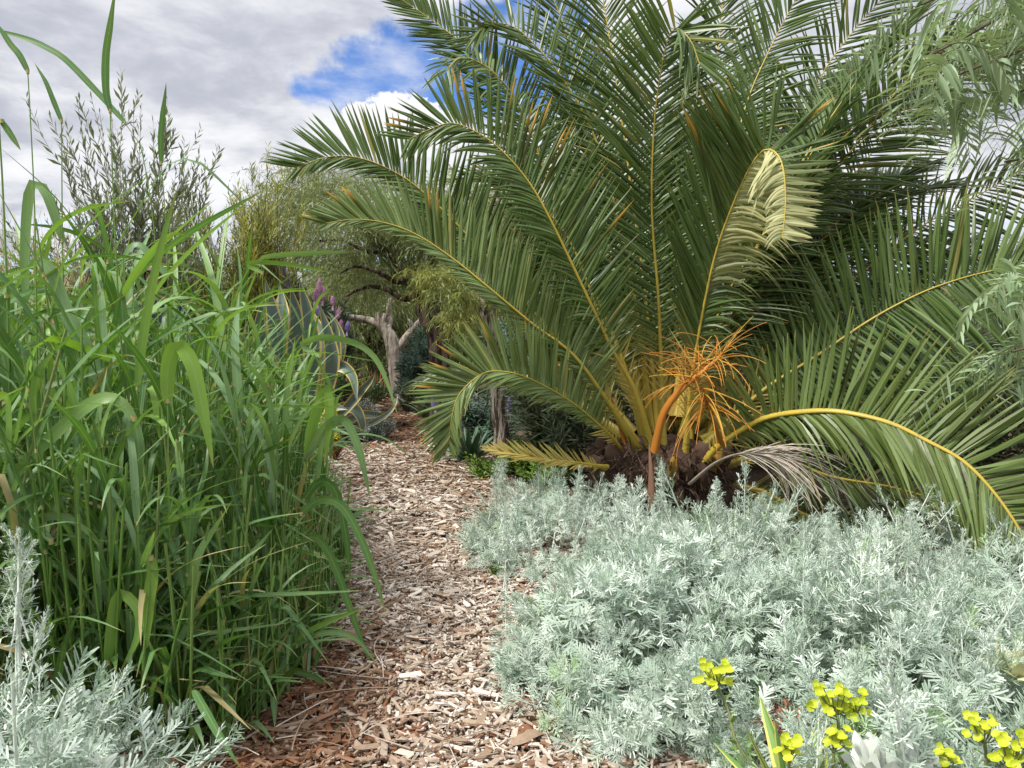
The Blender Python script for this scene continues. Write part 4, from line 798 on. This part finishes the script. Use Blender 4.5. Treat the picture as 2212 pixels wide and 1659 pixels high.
spray_bush('leafy_bush', 'dark bushy growth behind the hat of the person', 'bush', P(300, 900, 9.5)*[1, 1, 0], [], 'hedge', .10, .012, 30, 260, [PB(200, 600, 9.5, 260, 130, .7), PB(450, 620, 9.5, 160, 110, .6)], 9.5, leafstart=.3, tl=.6)
mb = MB(); b = P(100, 900, 6.4); b[2] = 0; t = thing('dry_grass_clump', 'tan dry grass heads behind the green grass at the far left', 'grass clump', b); t['kind'] = 'thing'
n = 160; ribbons(mb, arcs(np.repeat([b], n, 0)+rng.normal(0, .16, (n, 3))*[1, 1, 0], rng.uniform(0, 6.28, n), rng.uniform(0, .12, n), rng.uniform(.1, .7, n), rng.uniform(1.6, 2.2, n), 9), np.array([1., .2, 0])[None, None], .006*leaf_profile(9, 'blade')[None]*np.ones((n, 1)), 0, None, 0, 2)
mb.build('dry_heads', M['tan'], t, b)

# variegated agave
dG = 7.2; bG = P(650, 955, dG); bG[2] = 0
ag = thing('agave', 'large blue green agave with yellow edged leaves behind the grass', 'agave', bG)
def agave_leaf(pts, w, parent, O, mat='agave', view=None, gut=.35, rnd=None, name='leaf', world=False, wprof=None):
    p = spline(pts if world else [P(*q) for q in pts], 20); T = tang(p); s = np.linspace(0, 1, 20)
    vv = nrm(p-np.array([0, 0, CAM_Z])) if view is None else np.broadcast_to(np.asarray(view, float), p.shape)
    W = nrm(np.cross(T, vv)); prof = np.interp(s, *(wprof or ([0, .12, .35, .6, .85, .97, 1], [.62, .55, .9, 1, .5, .08, .01])))
    mb = MB(); rn = rng.random() if rnd is None else rnd
    ribbons(mb, p[None], W[None], (w*prof)[None], gut, rn, 0, 9)
    Nn = nrm(np.cross(T, W))
    ribbons(mb, (p-Nn*(w*.16*prof)[:, None])[None], W[None], (w*prof*.985)[None], gut+.12, rn, 0, 9)
    return mb.build(name, M[mat], parent, O)
k = dG/F_PX
for pts, wpx in (([(632, 930), (610, 800), (592, 690), (572, 600)], 44), ([(640, 930), (622, 800), (615, 700), (603, 608)], 42), ([(648, 930), (640, 790), (640, 690), (627, 615)], 46), ([(660, 930), (650, 800), (652, 700), (630, 640)], 40),
                 ([(655, 930), (672, 820), (672, 720), (646, 600), ], 40), ([(640, 930), (590, 810), (562, 730), (566, 640)], 40), ([(630, 930), (570, 830), (535, 760), (532, 690)], 38), ([(640, 930), (600, 760), (585, 690), (600, 640)], 36),
                 ([(668, 930), (690, 820), (696, 740), (664, 656)], 40), ([(672, 930), (708, 830), (716, 760), (690, 655)], 34), ([(680, 930), (700, 850), (722, 770), (722, 700), (703, 680)], 34),
                 ([(690, 920), (690, 860), (720, 800), (738, 740), (722, 690), (706, 672)], 26), ([(690, 930), (700, 840), (725, 790), (760, 810), (772, 870)], 30), ([(690, 930), (740, 890), (775, 850), (800, 822), (812, 800)], 22),
                 ([(690, 935), (760, 905), (790, 895), (838, 900), (850, 906)], 20), ([(690, 940), (720, 890), (760, 880), (780, 905), (786, 950)], 26), ([(690, 940), (760, 930), (820, 905), (850, 880), (860, 850)], 14), ([(620, 935), (560, 880), (500, 850), (470, 880)], 34), ([(640, 940), (680, 900), (720, 880), (752, 885)], 28)):
    dd = rng.uniform(-.35, .35)
    agave_leaf([(u, v, dG+dd*(i/(len(pts)-1))) for i, (u, v) in enumerate(pts)], wpx*k*.5, ag, bG, gut=.45)

# pride of madeira bushes
def flower_spike(base, tip, r, mat, parent, O):
    mb = MB(); n = int(90); L_ = np.linalg.norm(tip-base); ax_ = (tip-base)/L_
    t = (np.arange(n)+.5)/n; a = np.arange(n)*2.4; u = nrm(np.cross(ax_, [.3, 1, .1])); v = np.cross(ax_, u)
    rr = r*np.interp(t, [0, .2, .6, 1], [.8, 1, .85, .25]); d = u*np.cos(a)[:, None]+v*np.sin(a)[:, None]
    b = base+ax_*(t*L_)[:, None]; q = np.linspace(.25, 1, 3)
    Pt = b[:, None]+(d*rr[:, None])[:, None]*q[None, :, None]+ax_*(rr[:, None]*.5*q)[..., None]
    ribbons(mb, Pt, np.cross(d, ax_)[:, None], (r*.30*np.array([.8, 1, .6]))[None]*np.ones((n, 1)), .2, None, 0, 2)
    tubes(mb, np.linspace(base-ax_*.05, tip-ax_*.02, 6), np.linspace(.45, .12, 6)*r, 6, .3)
    return mb.build('flower_spike', M[mat], parent, O)
def echium(label, base, d, blobs, N, spikes, ll=.14, lw=.009):
    t = thing('flowering_bush', label, 'bush', base); mb = MB()
    c, dirs = blob_points(blobs, N, .35); az = np.arctan2(dirs[:, 1], dirs[:, 0]); 
    St = arcs(c, az, rng.uniform(.1, .9, N), rng.uniform(.1, .6, N), rng.uniform(.14, .26, N), 5)
    tubes(mb, St, .006, 4, .4, mat=1); leafy(mb, St, 22, ll, lw, ang=1.0, start=.1, droop=.25, cols=2)
    bb = np.repeat([np.array(base, float)], 20, 0); tg = c[:20]
    for q in tg: tubes(mb, spline([base, (base+q)/2+[0, 0, -.1], q], 7), np.linspace(.02, .006, 7), 5, .4, mat=1)
    mb.build('foliage', [M['bluegreen'], M['twig']], t, base)
    for u, v, h, mt, lx in spikes:
        flower_spike(P(u, v+h, d), P(u+lx, v, d), 7.0*d/F_PX*(.75+.25*h/28), mt, t, base)
    return t
bE = P(660, 940, 8.1); bE[2] = 0
echium('flowering bush with purple and pink spikes rising behind the agave', bE, 7.9, [PB(690, 715, 8.2, 50, 40, .25), PB(600, 665, 8.3, 50, 45, .25), PB(720, 760, 8.2, 32, 55, .25), PB(530, 650, 8.3, 45, 55, .25)], 190,
    [(582, 560, 34, 'purple', 0), (577, 580, 26, 'purple', -2), (589, 575, 26, 'purple', 2), (598, 594, 26, 'purple', -2), (616, 574, 34, 'purple', -1), (622, 590, 24, 'purple', 2), (650, 614, 34, 'pink', -1), (689, 600, 36, 'pink', 2), (687, 626, 32, 'pink', 0), (697, 622, 28, 'pink', 3), (680, 624, 26, 'pink', 3), (719, 640, 20, 'pink', 0),
     (687, 664, 22, 'purple', 0), (728, 664, 26, 'pink', 5), (750, 694, 22, 'purple', 2), (511, 560, 34, 'purple', -4), (735, 690, 20, 'pink', 2), (520, 575, 30, 'purple', 4)])
bE2 = P(1030, 960, 7.5); bE2[2] = 0
echium('sprawling bush of mauve flower spikes at the foot of the slim furrowed tree', bE2, 7.3, [PB(1030, 915, 7.5, 45, 40, .4), PB(1100, 900, 7.6, 30, 50, .3), PB(1060, 950, 7.3, 45, 25, .3)], 130,
    [(1000, 868, 22, 'pink', -10), (1020, 862, 20, 'pink', 14), (1035, 872, 22, 'pink', 16), (1050, 880, 20, 'pink', -12), (1010, 880, 20, 'pink', 12), (1060, 890, 22, 'pink', 6), (1045, 898, 22, 'pink', 10), (1025, 890, 20, 'purple', -14), (1000, 898, 18, 'purple', -8), (1098, 858, 26, 'purple', 4), (940, 858, 26, 'purple', -6), (992, 920, 26, 'purple', -2), (1030, 945, 18, 'pink', 6), (1046, 950, 20, 'pink', 10), (1058, 956, 18, 'pink', -8), (1072, 870, 22, 'pink', 8), (1040, 860, 18, 'pink', -16), (1008, 862, 16, 'pink', 12)])

# rosettes
def rosette(name, label, cat, base, n, L, w, mat, e0=.15, e1=1.35, group=None, bend=.15, leafname='leaf', round_=False):
    t = thing(name, label, cat, base, group); base = np.array(base, float)
    for k in range(n):
        f = k/(n-1); az = k*2.3999; el = e0+(e1-e0)*f; l = L*(.75+.25*math.sin(f*3))*rng.uniform(.9, 1.1)
        c = arcs([base+[.02*math.cos(az), .02*math.sin(az), .03]], az, el, el+bend*f, l, 8)[0]
        agave_leaf(c, w, t, base, mat, view=(-math.cos(az)*math.cos(el), -math.sin(az)*math.cos(el), math.sin(el)), gut=.35, name=leafname, world=True, wprof=([0, .2, .5, .75, .9, 1], [.35, .55, .95, 1, .7, .05]) if round_ else ([0, .15, .4, .8, 1], [.7, .8, 1, .5, .02]))
    return t
rosette('small_agave', 'green toothless rosette by the mulch at the foot of the mauve flowers', 'agave', P(1012, 1000, 6.2)*[1, 1, 0], 26, .32, .030, 'agave_g')
rosette('young_agave', 'young green rosette with yellow leaf edges at the bottom edge of the picture', 'agave', np.array([.60, 1.52, .02]), 13, .24, .020, 'agave_y', .15, 1.1)
for q, (u, v, d, n, L_) in enumerate(((918, 905, 9.3, 26, .45), (985, 930, 8.4, 24, .40), (880, 890, 10.2, 26, .5), (770, 872, 11.5, 22, .55), (812, 872, 11.5, 20, .5), (735, 900, 10, 22, .5), (930, 880, 10.3, 26, .5), (960, 910, 9, 20, .4))):
    b = P(u, v, d); b[2] = 0; t = thing('strap_plant', 'dark clump of strap shaped leaves edging the far end of the path', 'plant', b, 'strap leaved plants edging the far path'); mb = MB()
    Pt = arcs(np.repeat([b], n, 0)+rng.normal(0, .03, (n, 3))*[1, 1, 0], np.arange(n)*2.4, rng.uniform(.1, .7, n), rng.uniform(.9, 1.9, n), L_*rng.uniform(.7, 1.2, n), 8)
    a = np.arange(n)*2.4; ribbons(mb, Pt, np.stack([-np.sin(a), np.cos(a), 0*a], 1)[:, None], .022*leaf_profile(8, 'blade')[None]*np.ones((n, 1)), .2, None, 0, 3); mb.build('leaves', M['bluegreen'] if q % 2 else M['narrow'], t, b)
b = P(815, 870, 12.5); b[2] = 0; t = thing('aloe', 'rusty orange flowering aloe patch left of the lopped tree', 'plant', b); mb = MB()
for _ in range(34):
    c = b+np.array([rng.normal(0, .28), rng.normal(0, .15), .0]); h = rng.uniform(.25, .48); q = MB()
    tubes(mb, np.stack([c, c+[0, 0, h*.55], c+[.01, 0, h]]), np.array([.006, .012, .004]), 5, rng.random(), lump=.2)
mb.build('flowers', M['redhot'], t, b); mb = MB(); n = 120; a = rng.uniform(0, 6.28, n)
ribbons(mb, arcs(b+rng.normal(0, .3, (n, 3))*[1, .5, 0], a, .2, 1.0, .3, 6), np.stack([-np.sin(a), np.cos(a), 0*a], 1)[:, None], .016*leaf_profile(6)[None]*np.ones((n, 1)), .2); mb.build('leaves', M['narrow'], t, b)

# yellow flowering succulents with red leaves
for lab, u, v, d, hd in (('red leaved succulent with the two lowest yellow flower cones, nearest the path', 722, 965, 6.1, ((725, 938, 17, 28), (694, 908, 22, 28))), ('red leaved succulent with three yellow flower cones at the foot of the agave', 690, 960, 6.5, ((710, 885, 20, 24), (722, 895, 14, 16), (634, 880, 18, 24))), ('succulent with a single small yellow cone deep in the grass', 572, 960, 6.3, ((572, 890, 12, 20),))):
    b = P(u, v, d); b[2] = 0; t = thing('succulent', lab, 'succulent', b); mb = MB()
    for (hu, hv, w_, h_) in hd:
        c = P(hu, hv, d); q = MB(); n = 60; tt = (np.arange(n)+.5)/n; a = np.arange(n)*2.4; k = d/F_PX; r_ = w_*.5*k*np.sqrt(np.clip(1-tt, 0, 1)*1.1+.05)*np.clip(tt*6, .5, 1)
        pc = c+np.stack([np.cos(a)*r_, np.sin(a)*r_, (tt-.5)*h_*k], 1); s_ = 2.4*k
        Pz = np.stack([pc-[0, 0, s_], pc-[0, 0, s_*.5], pc+[0, 0, s_*.5], pc+[0, 0, s_]], 1); tubes(q, Pz, s_*np.array([[.2, 1, 1, .2]]), 6); q.build('flower_cone', M['yellow'], t, b)
        tubes(mb, spline([b, (b+c)/2+[.03, 0, 0], c-[0, 0, h_*.4*k]], 8), .010, 5, .4, mat=1)
        p0 = spline([b, (b+c)/2+[.03, 0, 0], c-[0, 0, h_*.4*k]], 8)[None]; leafy(mb, p0, 46, .085, .010, ang=.9, start=.12, cols=3, kind='oval', taper=.2)
    mb.build('leaves', [M['redleaf'], M['twig']], t, b)
# low bushes
def low_bush(name, label, base, blobs, N, ll, lw, mat, per=14, L=.14, cat='bush', group=None, kind='lance', up=.6):
    t = thing(name, label, cat, base, group); mb = MB(); c, d = blob_points(blobs, N, .4); k = c[:, 2] > -.02; c, d = c[k], d[k]; n = len(c)
    St = arcs(c-[0, 0, .05], np.arctan2(d[:, 1], d[:, 0]), rng.uniform(.1, up*1.6, n), rng.uniform(.1, up*1.6, n), L*rng.uniform(.6, 1.3, n), 5)
    tubes(mb, St, .003, 3, .4, mat=1); leafy(mb, St, per, ll, lw, ang=.95, start=.1, cols=2, kind=kind, droop=.15)
    for q in c[:16]: tubes(mb, spline([base, (base+q)/2, q], 5), np.linspace(.012, .004, 5), 4, .4, mat=1)
    mb.build('foliage', [M[mat], M['twig']], t, base); return t
z0 = lambda u, v, d: P(u, v, d)*[1, 1, 0]
low_bush('groundcover_shrub', 'low mounded grey shrub on the left edge of the far path', z0(800, 945, 7.6), [PB(795, 920, 7.6, 52, 32, .45), PB(770, 900, 7.8, 40, 36, .4)], 420, .035, .008, 'greyleaf', 16, .10, kind='oval')
low_bush('leafy_bush', 'blue green bush between the lopped tree and the dark trunk', z0(905, 870, 10.5), [PB(905, 820, 10.4, 38, 65, .4), PB(925, 860, 10.2, 32, 40, .3), PB(920, 760, 10.6, 25, 50, .3)], 330, .12, .010, 'bluegreen', 18, .2)
low_bush('leafy_bush', 'narrow leaved grey green bush hidden behind the left stalks of the palm', z0(1230, 1000, 5.6), [PB(1220, 925, 5.6, 75, 70, .35), PB(1160, 860, 6, 50, 60, .3)], 330, .13, .0055, 'narrow', 20, .22)
low_bush('leafy_bush', 'fresh green weedy bush beside the slim tree at the mulch edge', z0(1130, 1010, 5.6), [PB(1135, 985, 5.5, 50, 28, .25), PB(1060, 1010, 5.6, 40, 22, .2), PB(1180, 1010, 5.3, 50, 30, .2)], 260, .05, .008, 'fresh', 14, .12)
low_bush('leafy_bush', 'dark growth filling the shade behind the palm trunk', z0(1700, 1000, 6.2), [PB(1300, 960, 6.2, 120, 110, .4), PB(1700, 930, 6.4, 260, 130, .5), PB(2100, 900, 6.2, 200, 160, .5)], 900, .16, .011, 'hedge', 18, .28)
low_bush('leafy_bush', 'dark green bush behind the agave and the mauve spikes', z0(640, 930, 9.6), [PB(600, 760, 9.6, 130, 110, .5), PB(760, 860, 10.2, 50, 40, .4)], 420, .14, .012, 'hedge', 18, .25)
low_bush('leafy_bush', 'grey green bush seen past the slim trunk toward the sky', z0(1110, 900, 11), [PB(1110, 770, 11, 60, 80, .4), PB(1180, 760, 11, 70, 90, .4)], 330, .14, .010, 'bluegreen', 18, .25)
low_bush('weed', 'tiny bright green weed alone on the mulch near the bottom', G(745, 1575), [PB(745, 1552, 1.98, 10, 10, .012)], 26, .016, .003, 'fresh', 8, .03, cat='weed')
low_bush('weed', 'small yellowish weed at the corner of the front silver bush', G(1085, 1240), [PB(1085, 1222, 3.25, 24, 14, .03)], 50, .022, .004, 'fresh', 8, .05, cat='weed')
# far wood closing the horizon
mb = MB(); n = 5200; u = rng.uniform(-300, 2500, n); d = rng.uniform(26, 34, n)
top_ = np.interp(u, [-300, 300, 700, 1000, 1080, 1110, 1180, 2500], [560, 600, 560, 600, 690, 700, 640, 560]); f = rng.random(n)
c = np.stack([P(a, t_+(800-t_)*q, dd) for a, t_, q, dd in zip(u, top_, f, d)]); weeping(mb, c, 1.6, 10, .30, .05); o = mb.build('distant_trees', [M['hedge'], M['twig']]); o['kind'] = 'stuff'; tag(o, 'dark wood closing the view far behind the garden', 'trees')

# near pepper branches at the right frame edge
pb = thing('pepper_tree', 'near weeping tree whose pale compound leaves hang in at the upper right', 'tree', (3.3, 2.5, 0)); O = np.array([3.3, 2.5, 0])
mb = MB(); q = spline([[3.3, 2.5, -.05], [3.25, 2.5, .9], [3.1, 2.5, 1.7], [2.8, 2.45, 2.4], [2.4, 2.4, 2.7]], 20); tubes(mb, q, np.linspace(.13, .05, 20), 10, .4, lump=.1); mb.build('trunk', M['bark_dark'], pb, O)
tw = MB(); br = []
for pts in ([(2420, -120, 2.4), (2250, -20, 2.35), (2120, 60, 2.3), (2010, 120, 2.25)], [(2420, 20, 2.3), (2260, 90, 2.25), (2150, 130, 2.2), (2060, 165, 2.2)], [(2420, 150, 2.3), (2280, 170, 2.25), (2200, 200, 2.2)], [(2420, 330, 2.35), (2290, 330, 2.3), (2170, 350, 2.3)], [(2420, 200, 2.6), (2250, 215, 2.55), (2080, 220, 2.5), (1960, 235, 2.5)], [(2420, 740, 2.3), (2280, 740, 2.25), (2185, 760, 2.2)], [(2420, -10, 2.5), (2240, 60, 2.5), (2060, 100, 2.5), (1950, 130, 2.5)], [(2350, -100, 2.2), (2180, -60, 2.15), (2060, -20, 2.1), (1990, 10, 2.1)], [(2420, 560, 2.2), (2290, 590, 2.15), (2200, 610, 2.1), (2165, 640, 2.1)]):
    p = spline([q[-1]]*0+[P(*z) for z in pts], 14); tubes(tw, p, np.linspace(.010, .003, 14), 6, .4); br.append(p)
    tubes(tw, spline([q[9+len(br)], (q[9+len(br)]+p[0])/2+rng.normal(0, .08, 3)+[0, 0, .16], p[0]], 12), np.linspace(.016, .007, 12), 6, .4, lump=.15)
tw.build('branch', M['twig'], pb, O)
def compound(tip0, az, L, mat, n=20):
    st = arcs([tip0], az, 1.3+rng.normal(0, .25), 2.75+rng.normal(0, .2), L, 10, .7)[0]
    mb = MB(); tubes(mb, st, np.linspace(.0016, .0007, 10), 4, .4, mat=1)
    side = nrm(np.cross(tang(st).mean(0), np.array([0, -1, .2])+rng.normal(0, .4, 3))); pn = np.cross(side, tang(st).mean(0))
    leafy(mb, st[None], n, 0.070, .0062, ang=1.0, start=.16, droop=.35, K=5, cols=3, planar=pn, jit=.16, taper=.25)
    return mb
cnt = 0; rest = MB()
for p, m, lo in zip(br, (24, 20, 12, 8, 16, 20, 12, 16, 14), (3, 3, 3, 3, 4, 3, 3, 3, 4)):
    for k in range(m):
        t = p[min(13, lo+int((13-lo)*k/(m-1)))]
        q_ = compound(t+rng.normal(0, .012, 3), rng.uniform(0, 6.28), rng.uniform(.22, .36), 'pepper_n'); cnt += 1
        if cnt % 3: q_.build('leaf', [M['pepper_n'], M['twig_g']], pb, O)
        else:
            for a in zip(*[q_.V, q_.F, q_.D, q_.M]): rest.V.append(a[0]); rest.F.append(a[1]+rest.n); rest.D.append(a[2]); rest.M.append(a[3])
            rest.n += q_.n
rest.build('leaves', [M['pepper_n'], M['twig_g']], pb, O)['kind'] = 'stuff'

# lime flower heads, woolly rosette, dead frond
def euphorbia(label, base, stem, head, nb, leafn=14):
    b = np.array(base, float); t = thing('spurge', label, 'flowering plant', b, 'lime yellow spurge stems at the bottom right'); p = spline([b]+[P(*q) for q in stem], 18); mb = MB()
    tubes(mb, p, np.linspace(.0042, .003, 18), 6, .6, mat=1); leafy(mb, p[None], leafn, .035, .005, ang=1.1, start=.35, cols=3, K=4, taper=0, droop=.2); mb.build('stem', [M['fresh'], M['twig_g']], t, b)
    hu, hv, hd, w_, h_ = head; k = hd/F_PX; top = p[-1]
    for j in range(nb):
        a = j*2.4; r_ = math.sqrt((j+.5)/nb); c = P(hu, hv, hd)+np.array([math.cos(a)*r_*w_*.5*k, math.sin(a)*r_*w_*.3*k, math.sin(a*1.3+1)*h_*.5*k*r_])
        q = MB(); tubes(q, spline([top, (top+c)/2+[0, 0, -.004], c], 6), .0012, 4, .5, mat=1)
        nrm_ = nrm(np.array([rng.normal(0, .35), -.55+rng.normal(0, .3), .75])); x = nrm(np.cross(nrm_, [1, .2, .1])); y = np.cross(nrm_, x)
        for e in range(2):                                 # two cupped round bracts
            th = np.linspace(-1.45, 1.45, 7)+e*math.pi; rr_ = .0092*rng.uniform(.85, 1.15)
            s = np.linspace(0, 1, 5); g2 = np.linspace(-1, 1, 5)
            V = np.array([[c+(x*math.cos(e*math.pi)+0*y)*0+(x*(1 if e == 0 else -1)*a_*rr_)+y*b_*rr_*math.sqrt(max(0, 1-(a_*1.0-.45)**2/.42))+nrm_*(a_*a_*.35*rr_+abs(b_)*.12*rr_) for b_ in g2] for a_ in np.linspace(.0, 1.05, 6)])
            i, jj = np.meshgrid(np.arange(5), np.arange(4), indexing='ij'); bb = i*5+jj
            D = np.zeros((30, 4)); D[:, 0] = rng.random(); D[:, 1] = np.repeat(np.linspace(0, 1, 6), 5); q.add(V.reshape(-1, 3), np.stack([bb, bb+1, bb+6, bb+5], -1).reshape(-1, 4), D)
        q.build('flower_head', [M['euph'], M['twig_g']], t, b)
euphorbia('leaning spurge with the leftmost lime flower head above a reddish stem', (.62, 1.62, 0), [(1600, 1620, 1.66), (1575, 1540, 1.7), (1550, 1480, 1.72)], (1542, 1455, 1.72, 84, 66), 20)
euphorbia('tallest lime spurge with a wide double head, beside the young agave', (.78, 1.55, 0), [(1815, 1640, 1.55), (1812, 1570, 1.56), (1808, 1545, 1.57)], (1790, 1508, 1.57, 88, 78), 20)
euphorbia('lime spurge joined to the right of the tallest one', (.84, 1.56, 0), [(1862, 1640, 1.56), (1860, 1580, 1.57), (1850, 1545, 1.58)], (1842, 1522, 1.58, 84, 62), 18)
euphorbia('small lime spurge head in front of the young agave', (.60, 1.42, 0), [(1708, 1680, 1.42), (1707, 1640, 1.42)], (1706, 1612, 1.42, 52, 48), 12)
euphorbia('lime spurge with a loose head under the tallest one', (.70, 1.46, 0), [(1806, 1700, 1.46), (1800, 1625, 1.46)], (1812, 1592, 1.46, 50, 40), 10)
euphorbia('lime spurge head left of the two at the right frame edge', (.98, 1.5, 0), [(2125, 1700, 1.5), (2130, 1640, 1.5), (2128, 1605, 1.5)], (2120, 1572, 1.5, 76, 64), 15)
euphorbia('lime spurge head cut by the right frame edge', (1.02, 1.45, 0), [(2185, 1720, 1.45), (2182, 1660, 1.45)], (2185, 1618, 1.45, 88, 88), 20)
euphorbia('low lime spurge tuft close to the bottom edge', (.90, 1.42, 0), [(2040, 1720, 1.42), (2038, 1660, 1.42)], (2045, 1632, 1.42, 54, 26), 8)
rosette('woolly_rosette', 'woolly white leaved rosette at the bottom edge between the spurge stems', 'plant', np.array([.74, 1.44, .13]), 34, .10, .019, 'woolly', .05, 1.3, round_=True)
rosette('cream_rosette', 'small cream rosette at the right frame edge over the silver leaves', 'plant', P(2195, 1480, 1.8), 16, .07, .016, 'cream', .1, 1.3)
b = G(1690, 1620); t = thing('dead_frond', 'reddish dead curled fern like frond lying in the silver leaves', 'dead leaf', b); mb = MB()
for _ in range(9):
    c = P(1700+rng.normal(0, 40), 1570+rng.normal(0, 12), 1.78+rng.normal(0, .03)); St = arcs(np.repeat([c], 3, 0), rng.uniform(0, 6.28, 3), rng.uniform(.9, 1.5, 3), rng.uniform(1.6, 2.2, 3), rng.uniform(.05, .12, 3), 8)
    tubes(mb, St, .0014, 4, .3); leafy(mb, St, 26, .014, .0022, ang=1.0, start=.1, cols=2, jit=.6)
mb.build('leaflets', M['brown'], t, b)

# ---------------------------------------------------------------- person behind the grass
pz = P(340, 720, 6.05); px_, py_ = pz[0], 6.05
skin = material('skin', [(0, (.42, .25, .17)), (1, (.42, .25, .17))], rough=.5)
navy = material('navy_cloth', [(0, (.022, .026, .05)), (1, (.022, .026, .05))], rough=.85, noise=(20, (.04, .045, .08), .5))
felt = material('brown_felt', [(0, (.13, .085, .07)), (1, (.13, .085, .07))], rough=.85, noise=(14, (.18, .125, .105), .6))
per = thing('person', 'person in a brown brimmed hat and dark navy clothes, mostly hidden behind the tall grass', 'person', (px_, py_, 0)); per.scale = (.885, .885, .885)
def skinned(name, joints, edges, mat, parent, root=0, sub=2):
    me = bpy.data.meshes.new(name); me.from_pydata([j[:3] for j in joints], edges, []); o = bpy.data.objects.new(name, me); col.objects.link(o); o.parent = parent
    m = o.modifiers.new('skin', 'SKIN'); m.use_smooth_shade = True
    for v, j in zip(me.skin_vertices[0].data, joints): v.radius = (j[3], j[4] if len(j) > 4 else j[3]); v.use_root = False
    me.skin_vertices[0].data[root].use_root = True
    s = o.modifiers.new('sub', 'SUBSURF'); s.levels = sub; s.render_levels = sub; me.materials.append(mat); return o
J = [(0, 0, .95, .15, .11), (0, 0, 1.15, .14, .10), (0, 0, 1.35, .17, .11), (0, 0, 1.47, .08, .07), (0, -.01, 1.56, .055), (0, -.02, 1.62, .075, .09), (0, -.02, 1.72, .075, .095), (0, -.01, 1.78, .05, .06),
     (.19, 0, 1.42, .06), (.24, -.02, 1.16, .047), (.20, -.20, 1.02, .036), (.17, -.27, .99, .03), (-.19, 0, 1.42, .06), (-.24, -.02, 1.16, .047), (-.20, -.20, 1.02, .036), (-.17, -.27, .99, .03),
     (.09, 0, .88, .09), (.10, -.02, .48, .062), (.10, .02, .08, .045), (.10, -.12, .03, .04), (-.09, 0, .88, .09), (-.10, -.02, .48, .062), (-.10, .02, .08, .045), (-.10, -.12, .03, .04)]
E = [(0, 1), (1, 2), (2, 3), (3, 4), (4, 5), (5, 6), (6, 7), (2, 8), (8, 9), (9, 10), (10, 11), (2, 12), (12, 13), (13, 14), (14, 15), (0, 16), (16, 17), (17, 18), (18, 19), (0, 20), (20, 21), (21, 22), (22, 23)]
for sx, w0 in ((1, 11), (-1, 15)):                            # five curled fingers on each hand
    for f, (ox, ln) in enumerate(((-.022, .062), (-.008, .072), (.007, .068), (.021, .054))):
        b_ = len(J); wx, wy, wz = J[w0][:3]
        J += [(wx+ox, wy-.045, wz-.01, .0095), (wx+ox, wy-.045-ln*.55, wz-.025, .0085), (wx+ox*.9, wy-.045-ln*.75, wz-.055, .007)]
        E += [(w0, b_), (b_, b_+1), (b_+1, b_+2)]
    b_ = len(J); J += [(wx-sx*.035, wy-.02, wz-.005, .011), (wx-sx*.045, wy-.06, wz-.02, .009)]; E += [(w0, b_), (b_, b_+1)]
body = skinned('body', J, E, skin, per)
def cloth(name, idx, grow, mat):
    mp = {k: n for n, k in enumerate(idx)}
    return skinned(name, [(*J[k][:3], J[k][3]+grow, (J[k][4] if len(J[k]) > 4 else J[k][3])+grow) for k in idx], [(mp[a], mp[b]) for a, b in E if a in mp and b in mp], mat, per)
cloth('jacket', [0, 1, 2, 3, 8, 9, 10, 12, 13, 14], .016, navy); cloth('trousers', [0, 16, 17, 18, 20, 21, 22], .014, navy)
mb = MB(); th = np.linspace(0, 2*np.pi, 29)[:-1]
prof = [(.005, 1.875), (.06, 1.875), (.088, 1.862), (.102, 1.82), (.108, 1.775), (.112, 1.755), (.15, 1.748), (.19, 1.728), (.192, 1.722), (.15, 1.738), (.105, 1.745), (.10, 1.76)]
V = np.array([[(r*math.cos(a), r*math.sin(a)*1.08-.02, z-(.05*(math.sin(a)**2) if r > .14 else 0)*-1*.4-(.02 if math.sin(a) < -.5 and r > .14 else 0)) for a in th] for r, z in prof])
i, j = np.meshgrid(np.arange(len(prof)-1), np.arange(28), indexing='ij'); mb.add(V.reshape(-1, 3), np.stack([i*28+j, i*28+(j+1) % 28, (i+1)*28+(j+1) % 28, (i+1)*28+j], -1).reshape(-1, 4), (.5, 0, 0, 0)); mb.build('hat', felt, per)
mb = MB(); th2 = np.linspace(0, 2*np.pi, 15)[:-1]
hair = [(.098, 1.76), (.104, 1.70), (.100, 1.64), (.085, 1.58)]
V = np.array([[(r*math.sin(a)*.88, .005+r*math.cos(a)*1.05, z) for a in np.linspace(-1.9, 1.9, 14)] for r, z in hair]); i, j = np.meshgrid(np.arange(3), np.arange(13), indexing='ij')
mb.add(V.reshape(-1, 3), np.stack([i*14+j, i*14+j+1, (i+1)*14+j+1, (i+1)*14+j], -1).reshape(-1, 4), (.5, 0, 0, 0)); mb.build('hair', material('dark_hair', [(0, (.03, .02, .015)), (1, (.03, .02, .015))], rough=.5), per)
mb = MB()
for sx in (-1, 1): tubes(mb, np.array([[sx*.032, -.112, 1.685], [sx*.032, -.108, 1.685]]), np.array([.011, .012]), 8, .1); tubes(mb, np.array([[sx*.088, 0, 1.70], [sx*.096, .004, 1.69], [sx*.09, .006, 1.655]]), np.array([.016, .022, .01]), 8, .3, flat=.5)
tubes(mb, np.array([[0, -.105, 1.695], [0, -.13, 1.655], [0, -.11, 1.65]]), np.array([.010, .017, .012]), 8, .3); tubes(mb, np.array([[-.026, -.108, 1.62], [0, -.117, 1.618], [.026, -.108, 1.62]]), np.array([.003, .007, .003]), 6, .3)
mb.build('face', material('face_features', [(0, (.03, .02, .02)), (.25, (.40, .22, .16)), (1, (.40, .22, .16))], rough=.5), per)
